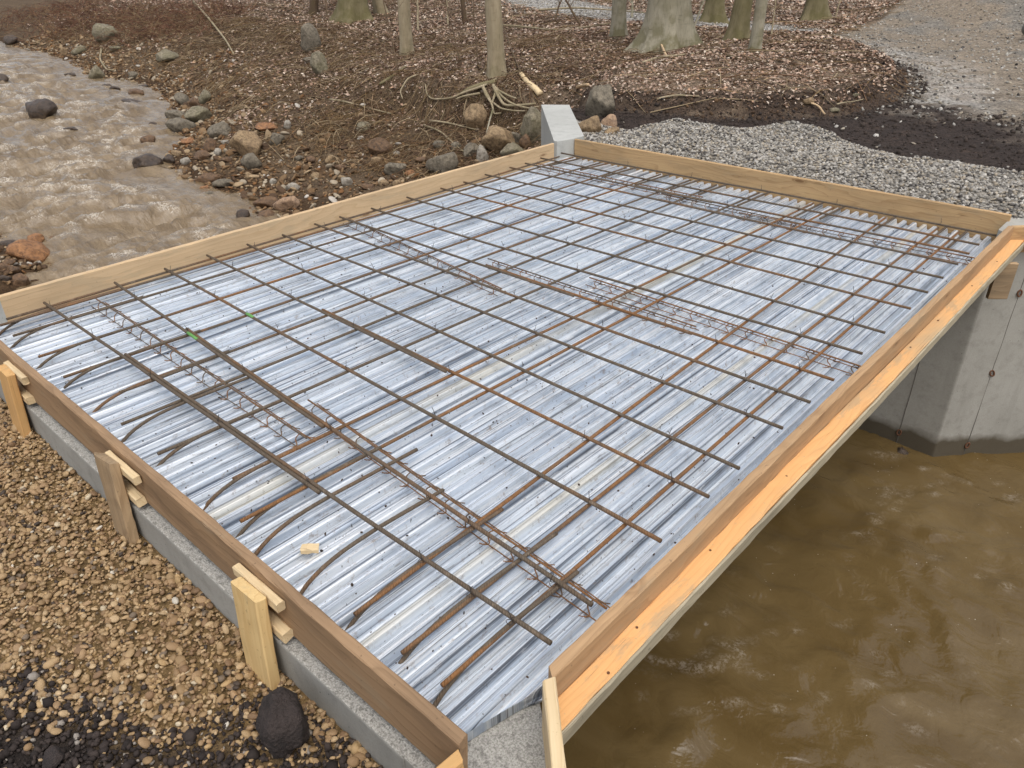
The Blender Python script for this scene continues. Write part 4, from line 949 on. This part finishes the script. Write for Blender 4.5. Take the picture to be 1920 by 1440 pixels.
# ------------------------------------------------------------------ trees
def trunk_mesh(r0, r1, h, lean, flare=.6, lobes=6, seed=0, sides=26):
    r = np.random.default_rng(seed); zs_ = np.concatenate([np.linspace(-.15, .9, 14), np.linspace(1.1, h, 22)])
    th = np.arange(sides)*2*math.pi/sides; V = []
    ph = r.uniform(0, 6.28); ph2 = r.uniform(0, 6.28)
    for z in zs_:
        t = max(z, 0)/h; rad = r0+(r1-r0)*t
        fl = flare*math.exp(-max(z+.05, 0)/(.55*r0+.10))
        rr = rad*(1+fl*(.55+.75*np.maximum(0, np.cos(th*lobes/1.0+ph))**2+.3*np.cos(th*(lobes-2)+ph2))+.035*np.cos(th*3+ph+z)+.02*np.cos(th*7+z*2))
        cx = lean[0]*z+.03*math.sin(z*1.1+ph); cy = lean[1]*z+.03*math.cos(z*.9+ph2)
        V.append(np.stack([cx+rr*np.cos(th), cy+rr*np.sin(th), np.full(sides, z)], 1))
    V = np.concatenate(V); F = []
    for i in range(len(zs_)-1):
        for k_ in range(sides): F.append((i*sides+k_, i*sides+(k_+1) % sides, (i+1)*sides+(k_+1) % sides, (i+1)*sides+k_))
    F.append(tuple(range((len(zs_)-1)*sides, len(zs_)*sides)))
    return mesh('trunk', V, F)
def crown_mesh(r1, h, lean, seed, nl=9):
    r = np.random.default_rng(seed); mb = MB()
    def limb(p, d, ln, rad, lev):
        n = 7; P = [p]; dd = d.copy()
        for i in range(n):
            dd = dd+r.normal(0, .16, 3)+np.array([0, 0, .05]); dd /= np.linalg.norm(dd); P.append(P[-1]+dd*ln/n)
        mb.tube(np.array(P), np.linspace(rad, rad*.3, n+1), 5 if lev else 7)
        if lev < 1:
            for j in range(4 if lev == 0 else 3):
                q_ = P[2+(j+lev) % (n-2)]; nd = dd+r.normal(0, .7, 3); nd /= np.linalg.norm(nd); limb(q_, nd, ln*.55, rad*.45, lev+1)
    for i in range(nl):
        z = h*(.5+.5*i/nl); a = r.uniform(0, 6.28); limb(np.array([lean[0]*z, lean[1]*z, z]), np.array([math.cos(a), math.sin(a), .6]), h*.32, r1*.8, 0)
    return mb.mesh('crown')
TR = [  # base px, trunk px width, lean (px at frame top), material, label
 (662, 38, 52, 664, 'bark_moss', .8, 'thick mossy grey tree trunk at the back of the leafy slope'),
 (718, 26, 22, 706, 'bark_pale', .5, 'slim pale tree behind the thick mossy trunk'),
 (766, 104, 24, 762, 'bark_pale', .4, 'straight pale tree above the root tangle'),
 (932, 142, 32, 920, 'bark_pale', .45, 'leaning tree with exposed roots over the muddy bank'),
 (1159, 70, 27, 1160, 'bark_beech', .5, 'grey tree just left of the great beech'),
 (1250, 98, 78, 1252, 'bark_beech', 1.25, 'great smooth beech with flaring roots'),
 (1338, 42, 34, 1340, 'bark_moss', .8, 'dark mossy tree standing behind the great beech'),
 (1384, 76, 34, 1398, 'bark_moss', .9, 'mossy half of the leaning twin trunks beside the road'),
 (1410, 98, 22, 1424, 'bark_beech', .4, 'smooth grey half of the leaning twin trunks beside the road'),
 (1527, 38, 36, 1530, 'bark_moss', .9, 'short-rooted mossy tree beyond the white gravel edge'),
 (585, 26, 16, 590, 'bark_dark', .4, 'thin dark tree left of the thick mossy trunk'),
 (870, 42, 9, 866, 'bark_dark', .1, 'dark thin sapling left of the leaning tree'),
]
TREE_POS = []
for i, (px, py, wpx, ptop, mt, flare, lab) in enumerate(TR):
    p = hit(px, py); s_ = pxm(p); r0 = wpx/2/s_; TREE_POS.append(p)
    dz = max(.2, (py)/s_/.95); lat = (ptop-px)/s_+(-(ptop-960)/FPX*0); vert = (px-960)/FPX*math.sin(PITCH)/math.cos(PITCH)*0
    # a true vertical leans outward in the picture; subtract that before adding the lean seen in the photograph
    vx = (px-960)*dz*s_*math.tan(PITCH)/FPX/s_*.55; ll = (lat-vx)/dz
    lean = (RT[0]*ll*.9, RT[1]*ll*.9); lean = (max(-.2, min(.2, lean[0])), max(-.2, min(.2, lean[1])))
    t_ = thing('tree', lab, 'tree', tuple(p)); hh = 9.0 if r0 > .08 else 5.0
    o = obj('trunk', trunk_mesh(r0, r0*.35, hh, lean, flare, 7 if r0 > .3 else 5, 50+i), M[mt], t_, smooth=True)
    obj('crown', crown_mesh(r0*.35, hh, lean, 80+i, 9 if r0 > .08 else 5), M[mt], t_, smooth=True)
# thin saplings and shoots
def wobble(P, amp, seed): 
    P = np.asarray(P, float); t = np.arange(len(P)); r = np.random.default_rng(seed)
    return P+np.cumsum(r.normal(0, amp, P.shape), 0)*np.linspace(0, 1, len(P))[:, None]
SAP = [(1291, 80, 1322, 0, 5, 'bark_beech', 'pale leaning sapling right of the great beech'), (748, 140, 722, 0, 3, 'bark_dark', 'dark whip of a sapling left of the leaning tree'), (897, 130, 884, 0, 3, 'bark_dark', 'dark upright shoot beside the leaning tree'),
       (862, 120, 840, 0, 2.5, 'bark_dark', 'thin crooked shoot in front of the pale straight tree'), (784, 60, 783, 0, 4, 'bark_pale', 'thin pale sapling beside the pale straight tree'), (840, 50, 838, 0, 3, 'bark_pale', 'slim pale sapling at the back of the leafy flat'),
       (1090, 48, 1060, 0, 5, 'bark_dark', 'dark crooked sapling left of the grey tree'), (1040, 42, 1048, 0, 4, 'bark_dark', 'short dark stump-like sapling near the gravel track'), (1446, 70, 1452, 8, 3, 'bark_pale', 'pale dry shoot at the white gravel edge'), (620, 60, 612, 0, 3, 'bark_dark', 'dark shoot rising left of the mossy trunk'), (1185, 34, 1186, 0, 5, 'bark_beech', 'pale bent sapling left of the great beech'), (1566, 36, 1573, 0, 3, 'bark_pale', 'pale straight shoot right of the mossy roadside tree')]
for i, (bx, by, tx, ty_, wpx, mt, lab) in enumerate(SAP):
    p = hit(bx, by); d = (p-CAM)@FW; s_ = FPX/d
    top = CAM+(RT*(tx-960)/FPX-UP*(ty_-720)/FPX+FW)*d; q_ = p+(top-p)*1.9
    P = wobble(p+(q_-p)*np.linspace(0, 1, 14)[:, None], .018, 300+i); P[0, 2] -= .05
    t_ = thing('sapling', lab, 'sapling', tuple(p)); mb = MB(); mb.tube(P-p, np.linspace(wpx/2/s_, wpx/5/s_, 14), 7)
    obj('stem', mb.mesh('stem'), M[mt], t_, smooth=True)
    mb = MB(); r = np.random.default_rng(i)
    for j in range(6):
        a = P[5+j]-p; dd = r.normal(0, 1, 3); dd[2] = abs(dd[2])+.5; dd /= np.linalg.norm(dd); mb.tube(wobble(a+dd*np.linspace(0, .7, 7)[:, None], .02, j), np.linspace(wpx/6/s_, wpx/14/s_, 7), 4)
    obj('twigs', mb.mesh('twigs'), M[mt], t_)

# exposed roots of the leaning tree, fanning out of the cut bank
RT_ = thing('root_tangle', 'pale exposed roots hanging from the bank below the leaning tree', 'roots', tuple(hit(920, 178)))
ro = np.array(RT_.location)
ROOTS = [([(930, 150), (905, 168), (870, 178), (845, 186), (810, 190), (800, 178), (798, 160)], 5), ([(925, 160), (930, 175), (945, 200), (975, 206), (1005, 200)], 7), ([(928, 165), (940, 185), (960, 200), (990, 208), (1010, 204)], 5), ([(930, 172), (955, 182), (968, 186)], 5),
         ([(908, 170), (918, 190), (924, 205), (926, 216), (940, 217)], 5), ([(905, 165), (912, 180), (922, 196)], 7), ([(925, 198), (940, 205), (965, 210), (985, 210)], 4), ([(900, 180), (870, 184), (855, 190)], 5), ([(932, 168), (926, 185), (922, 196)], 6), ([(770, 118), (740, 122), (715, 128), (690, 138), (670, 152)], 6), ([(760, 128), (735, 145), (712, 160)], 9), ([(785, 140), (765, 150), (750, 172), (755, 186)], 4), ([(930, 155), (905, 158), (880, 168), (862, 178)], 11)]
for i, (pts, wpx) in enumerate(ROOTS):
    B = hit(*pts[0]); Q = []
    for j, (a, b_) in enumerate(pts):
        h_ = hit(a, b_); dd = (h_-CAM)/np.linalg.norm(h_-CAM); Q.append(h_-dd*(.10+.04*math.sin(j)))
    Q = np.array(Q); t = np.linspace(0, len(Q)-1, len(Q)*5); P = np.stack([np.interp(t, np.arange(len(Q)), Q[:, k_]) for k_ in range(3)], 1)
    for _ in range(3): P[1:-1] = (P[:-2]+P[2:]+2*P[1:-1])/4
    s_ = pxm(P[0]); V, F = tube(P-ro, np.linspace(wpx/2/s_, wpx/4/s_, len(P)), 7); obj('root', mesh('root', V, F), M['bark_pale' if wpx < 9 else 'bark_moss'], RT_, smooth=True)

# fallen branches and sticks that can be told apart
def stick(name, pts, wpx, mt, lab, lift=.02, taper=.5, group=None):
    Q = [hit(a, b_)+np.array([0, 0, lift+(pp[2] if len(pp) > 2 else 0)]) for pp in pts for a, b_ in [pp[:2]]]
    Q = np.array(Q); t = np.linspace(0, len(Q)-1, len(Q)*5); P = np.stack([np.interp(t, np.arange(len(Q)), Q[:, k_]) for k_ in range(3)], 1)
    for _ in range(2): P[1:-1] = (P[:-2]+P[2:]+2*P[1:-1])/4
    P[:, 2] += .012*np.sin(t*2.3)
    o_ = P[0].copy(); s_ = pxm(o_); V, F = tube(P-o_, np.linspace(wpx/2/s_, wpx/2*taper/s_, len(P)), 7)
    o = obj(name, mesh(name, V, F), M[mt], smooth=True); o.location = tuple(o_); tag(o, lab, 'branch', group); return o
stick('broken_branch', [(1013, 186), (1000, 172), (988, 158), (977, 146)], 13, 'wood_fresh', 'broken branch with bright bare wood on the bank edge', .05, .7)
stick('fallen_branch', [(977, 146), (962, 110), (945, 60, .05), (925, 22, .1)], 4, 'bark_dark', 'dark thin branch running up from the bright broken wood', .06)
stick('fallen_branch', [(942, 52), (985, 56), (1040, 60), (1100, 56), (1150, 48)], 4, 'bark_pale', 'long pale fallen branch across the leafy flat', .05)
stick('fallen_branch', [(1010, 28), (1080, 24), (1150, 27), (1215, 35)], 4, 'bark_pale', 'pale fallen branch lying before the gravel track', .12)
stick('fallen_branch', [(1205, 122), (1240, 112), (1290, 104), (1340, 98)], 5, 'bark_pale', 'pale branch on the leaves before the great beech', .03)
stick('fallen_branch', [(1213, 50, .25), (1235, 90, .1), (1257, 124)], 4, 'wood_pale', 'straight bare stick leaning on the great beech', .02, .8)
stick('fallen_branch', [(1040, 130), (1090, 128), (1150, 122), (1200, 124)], 4, 'bark_dark', 'grey branch half sunk in the leaves before the great beech', .03)
stick('fallen_branch', [(815, 92), (850, 88), (880, 90), (912, 86)], 10, 'bark_dark', 'short dark log behind the leaning tree', .02, .8)
stick('fallen_branch', [(1230, 193), (1270, 190), (1295, 186), (1310, 192)], 4, 'bark_pale', 'thin branch at the foot of the leafy terrace', .03)
stick('fallen_branch', [(1519, 203), (1535, 210), (1546, 217)], 4, 'wood_pale', 'short pale stick on the black fill soil', .03, .8)
stick('fallen_branch', [(1568, 201), (1595, 198), (1618, 190)], 3, 'bark_pale', 'thin yellowish stick beside the black fill soil', .03)
stick('fallen_branch', [(1082, 168), (1102, 166)], 6, 'wood_pale', 'stubby pale stick lying on the leaves', .03, .8)
stick('fallen_branch', [(1360, 108), (1375, 112), (1390, 116)], 7, 'bark_dark', 'short dark branch below the twin trunks', .02, .8)
stick('fallen_branch', [(618, 193), (650, 199), (700, 210), (735, 222)], 4, 'bark_pale', 'long straight pale stick on the bank', .06)
stick('fallen_branch', [(795, 243), (830, 258), (860, 285), (882, 300)], 4, 'bark_pale', 'forked pale stick sloping down to the pale form', .06)
stick('fallen_branch', [(806, 235), (850, 243), (895, 250)], 4, 'bark_pale', 'pale stick pointing at the smooth tan cobble', .06)
stick('fallen_branch', [(925, 240, .25), (915, 265, .15), (905, 300)], 4, 'bark_beech', 'bleached upright stick by the grey boulders', .03)
stick('fallen_branch', [(192, 92), (188, 115), (200, 133), (215, 136)], 4, 'bark_pale', 'crooked bleached branch at the edge of the rapids', .05)
stick('fallen_branch', [(365, 15, .1), (395, 50, .1), (425, 85, .05), (440, 110)], 4, 'bark_pale', 'long arching grey branch in the brambles', .1)

# ------------------------------------------------------------------ leaf litter, twigs, dead stems
LC = np.array([srgb(*c)[:3] for c in ((184, 154, 132), (162, 130, 108), (204, 180, 158), (134, 106, 86), (170, 130, 102), (112, 88, 72), (212, 194, 174), (186, 142, 106))])
LC = LC*.72+LC.mean(1, keepdims=True)*.28*np.array([1.06, 1.0, .9])
def litter_ok(x, y):
    z = H(x, y, False); s_ = z-zwater(x); sd = terr_sd(x, y)
    ok = (s_ > np.where(x < -8, .32, .55)+.2*fbm(x, y, 5, 2)) & (y > 5.2) & ~((x > wing_xl(y)-.1) & (sd < .12) & (y < 40))
    return ok & ~inpoly(x, y, TRACK) & (rng.random(len(x)) < .3+.7*ss(.7, 1.3, s_))
dist_r = rng.uniform(0, 1, 120000)
x, y = scatter(330000, -30, 1.6, 5.5, 25, litter_ok); P0 = np.stack([x, y, 0*x], 1); dcam = np.hypot(x-CAM[0], y-CAM[1])
k = visible_px(P0, 40) & (rng.random(len(x)) < np.clip(1.4-dcam/22, .25, 1)); x, y = x[k][:90000], y[k][:90000]; n = len(x)
sz = rng.uniform(.013, .036, n)*np.clip(np.hypot(x-CAM[0], y-CAM[1])/12, .8, 1.6); R = rand_rot(n, .8)
Tm = np.array([(-1, 0, .1), (-.1, -.62, .32), (1.05, 0, -.05), (-.1, .62, .36)]); TF = np.array([(0, 1, 2), (0, 2, 3)])
V = np.einsum('nij,nvj->nvi', R, Tm[None]*sz[:, None, None])+np.stack([x, y, H(x, y)+.012+rng.uniform(0, .02, n)], 1)[:, None]
F = (TF[None]+np.arange(n)[:, None, None]*4).reshape(-1, 3)
col = np.repeat(LC[rng.choice(8, n, p=[.2, .18, .12, .16, .13, .1, .05, .06])]*rng.uniform(.7, 1.2, (n, 1))*1.12, 4, 0)
o = obj('leaf_litter', mesh('leaf_litter', V.reshape(-1, 3), F, col), M['leaf']); tag(o, 'dry brown leaves covering the forest floor', 'leaves', kind='stuff')
def strands(name, x, y, ln, rad, cols, label, up=.15, seg=5, sides=3, curl=.25):
    n = len(x); a = rng.uniform(0, 6.28, n); l_ = rng.uniform(*ln, n); t = np.linspace(-.5, .5, seg); z0 = H(x, y)
    cv = rng.normal(0, curl, n); u_ = rng.uniform(0, up, n)
    PX = x[:, None]+np.cos(a)[:, None]*t*l_[:, None]-np.sin(a)[:, None]*(t**2)*(cv*l_)[:, None]
    PY = y[:, None]+np.sin(a)[:, None]*t*l_[:, None]+np.cos(a)[:, None]*(t**2)*(cv*l_)[:, None]
    PZ = H(PX, PY)+.012+(u_*l_)[:, None]*(1-(2*t[None])**2)*1.0+(rng.uniform(-.3, .3, n)*u_*l_)[:, None]*t
    P = np.stack([PX, PY, PZ], -1); r_ = rng.uniform(*rad, n); th = np.arange(sides)*2*math.pi/sides
    nx_ = np.stack([-np.sin(a), np.cos(a), 0*a], 1)
    off = np.cos(th)[None, None, :, None]*nx_[:, None, None, :]+np.sin(th)[None, None, :, None]*np.array([0, 0, 1.0])
    V = P[:, :, None, :]+off*(r_[:, None]*np.linspace(1, .5, seg))[:, :, None, None]
    i0 = np.arange(n)[:, None, None]*seg*sides+np.arange(seg-1)[None, :, None]*sides; k_ = np.arange(sides)[None, None]
    F = np.stack([i0+k_, i0+(k_+1) % sides, i0+sides+(k_+1) % sides, i0+sides+k_], -1).reshape(-1, 4)
    col = np.repeat(cols[rng.integers(0, len(cols), n)]*rng.uniform(.6, 1.2, (n, 1)), seg*sides, 0)
    o = obj(name, mesh(name, V.reshape(-1, 3), F, col), M['twig']); tag(o, label, name.split('_')[-1], kind='stuff'); return o
TC = np.array([srgb(*c)[:3] for c in ((150, 126, 98), (118, 92, 70), (176, 156, 124), (92, 72, 56), (134, 110, 76))])
def bank_ok(x, y):
    z = H(x, y, False); s_ = z-zwater(x); return (s_ > .25) & (s_ < 1.6) & (y > 5) & (x < wing_xl(y)-.05) & (rng.random(len(x)) < .2+.8*ss(-.1, .35, fbm(x*.7, y*.7, 33, 3)))
x, y = scatter(40000, -26, -1.2, 5, 13, bank_ok); strands('bank_twigs', x[:10000], y[:10000], (.12, .75), (.0028, .0080), TC, 'tangle of dead twigs and rootlets on the muddy bank', .22, seg=4)
x, y = scatter(9000, -22, 1.4, 7, 22, litter_ok); strands('forest_twigs', x[:2600], y[:2600], (.2, 1.5), (.003, .010), TC, 'thin dead twigs lying among the forest leaves', .08)
# dead grass and rootlet mat under the roots
x, y = scatter(9000, -7.2, -3.4, 6.2, 8.9, lambda x, y: (H(x, y, False)-zwater(x) > .3) & (H(x, y, False)-zwater(x) < 1.35) & (rng.random(len(x)) < .15+.85*ss(.0, .3, fbm(x*1.1, y*1.1, 37, 3))))
strands('dead_grass', x[:4200], y[:4200], (.10, .38), (.0018, .0038), np.array([srgb(*c)[:3] for c in ((166, 140, 102), (140, 112, 80), (118, 90, 66))]), 'matted dead grass below the exposed roots', .3, curl=.6)

# brambles along the upper bank
BC = np.array([srgb(*c)[:3] for c in ((112, 74, 58), (92, 64, 52), (134, 98, 76), (150, 124, 92))])
BR = [(40, 40, 'bramble thicket furthest up the stream'), (120, 50, 'dark bramble thicket above the rapids'), (190, 45, 'bramble thicket behind the mossy tilted slab'), (262, 62, 'reddish bramble thicket right of the mossy tilted slab'), (330, 60, 'thin bramble thicket near the arching grey branch'), (285, 25, 'bramble thicket at the back of the upper bank'), (400, 25, 'sparse bramble thicket left of the thin dark tree'), (150, 15, 'brown bramble thicket behind the dark one')]
for i, (px, py, lab) in enumerate(BR):
    p = hit(px, py); t_ = thing('bramble', lab, 'bramble', tuple(p), 'brambles on the upper bank'); mb = MB(); r = np.random.default_rng(600+i); rad = 1.7 if i < 6 else 1.3
    for j in range(210):
        a = r.uniform(0, 6.28); rr = rad*math.sqrt(r.uniform(0, 1)); q_ = np.array([p[0]+rr*math.cos(a)*1.3, p[1]+rr*math.sin(a)*.8, 0]); q_[2] = float(H(q_[0], q_[1]))
        d = r.uniform(0, 6.28); ln = r.uniform(.3, 1.1); hh = r.uniform(.1, .5)*(1-.4*rr/rad); t = np.linspace(0, 1, 7)
        P = q_-p+np.stack([np.cos(d)*ln*t, np.sin(d)*ln*t, hh*np.sin(t*math.pi*r.uniform(.6, .95))], 1)+r.normal(0, .02, (7, 3))
        mb.tube(P, np.linspace(.007, .003, 7), 3, col=BC[r.integers(4)]*r.uniform(.6, 1.2))
    obj('stems', mb.mesh('stems'), M['twig'], t_)

# ------------------------------------------------------------------ steel bucket standing on the road
p = hit(1978, 88); bk = thing('steel_bucket', 'dark worn steel machine bucket resting on the gravel road', 'bucket', tuple(p))
th = np.linspace(math.radians(-80), math.radians(150), 20); pr = np.stack([.42*np.cos(th)*-1, .20+.22*np.sin(th)], 1); wd = 1.1
dx = RT*np.array([1, 1, 0]); dx /= np.linalg.norm(dx); dy = np.array([-dx[1], dx[0], 0])
V = []; F = []
for s_ in (0, 1):
    for rr in (1.0, .93):
        for a, z in pr: V.append(dx*(a*rr+.42)+dy*(s_*wd)+np.array([0, 0, .26+(z-.26)*rr]))
n_ = len(pr)
for i in range(n_-1):
    F += [(i, i+1, 2*n_+i+1, 2*n_+i), (n_+i, 3*n_+i, 3*n_+i+1, n_+i+1), (i, n_+i, n_+i+1, i+1), (2*n_+i, 2*n_+i+1, 3*n_+i+1, 3*n_+i)]
obj('shell', mesh('shell', V, F), M['bucket'], bk)
V2 = [dx*(a*.95+.42)+dy*.02+np.array([0, 0, .26+(z-.26)*.95]) for a, z in pr]; F2 = [tuple(range(n_))]; V3 = [v_+dy*(wd-.04) for v_ in V2]
obj('side_plate', mesh('side_plate', V2, F2), M['bucket'], bk); obj('side_plate', mesh('side_plate', V3, F2), M['bucket'], bk)

# ------------------------------------------------------------------ soil crumbs on the black fill and the cut face of the terrace
def cut_ok(x, y):
    sd = terr_sd(x, y); z_ = (x > wing_xl(y)+.1)
    return z_ & (y > gedge(x)+.02) & (((sd > -.25) & (sd < .32)) | ((sd < 0) & (y+.25*(x-1.2) < 9.8) & (rng.random(len(x)) < .35)))
x, y = scatter(36000, -1.3, 4.2, 6.2, 13, cut_ok); n = len(x); s = rng.lognormal(math.log(.008), .6, n).clip(.003, .03)
cc = np.array([srgb(*c)[:3] for c in ((66, 54, 45), (52, 45, 41), (84, 66, 50), (104, 82, 60))])[rng.integers(0, 4, n)]*rng.uniform(.7, 1.2, (n, 1))
dk = terr_sd(x, y) < -.05; cc[dk] = np.array(srgb(62, 53, 47)[:3])*rng.uniform(.6, 1.2, (dk.sum(), 1))
V, F, col = blobs(np.stack([x, y, H(x, y)+s*.2], 1), s[:, None]*rng.uniform(.6, 1.3, (n, 3)), cc, 1, 1.0, 6)
o = obj('loose_soil', mesh('loose_soil', V, F, col), M['crushed']); tag(o, 'dark crumbly soil along the cut edge of the leafy terrace', 'soil', kind='stuff')
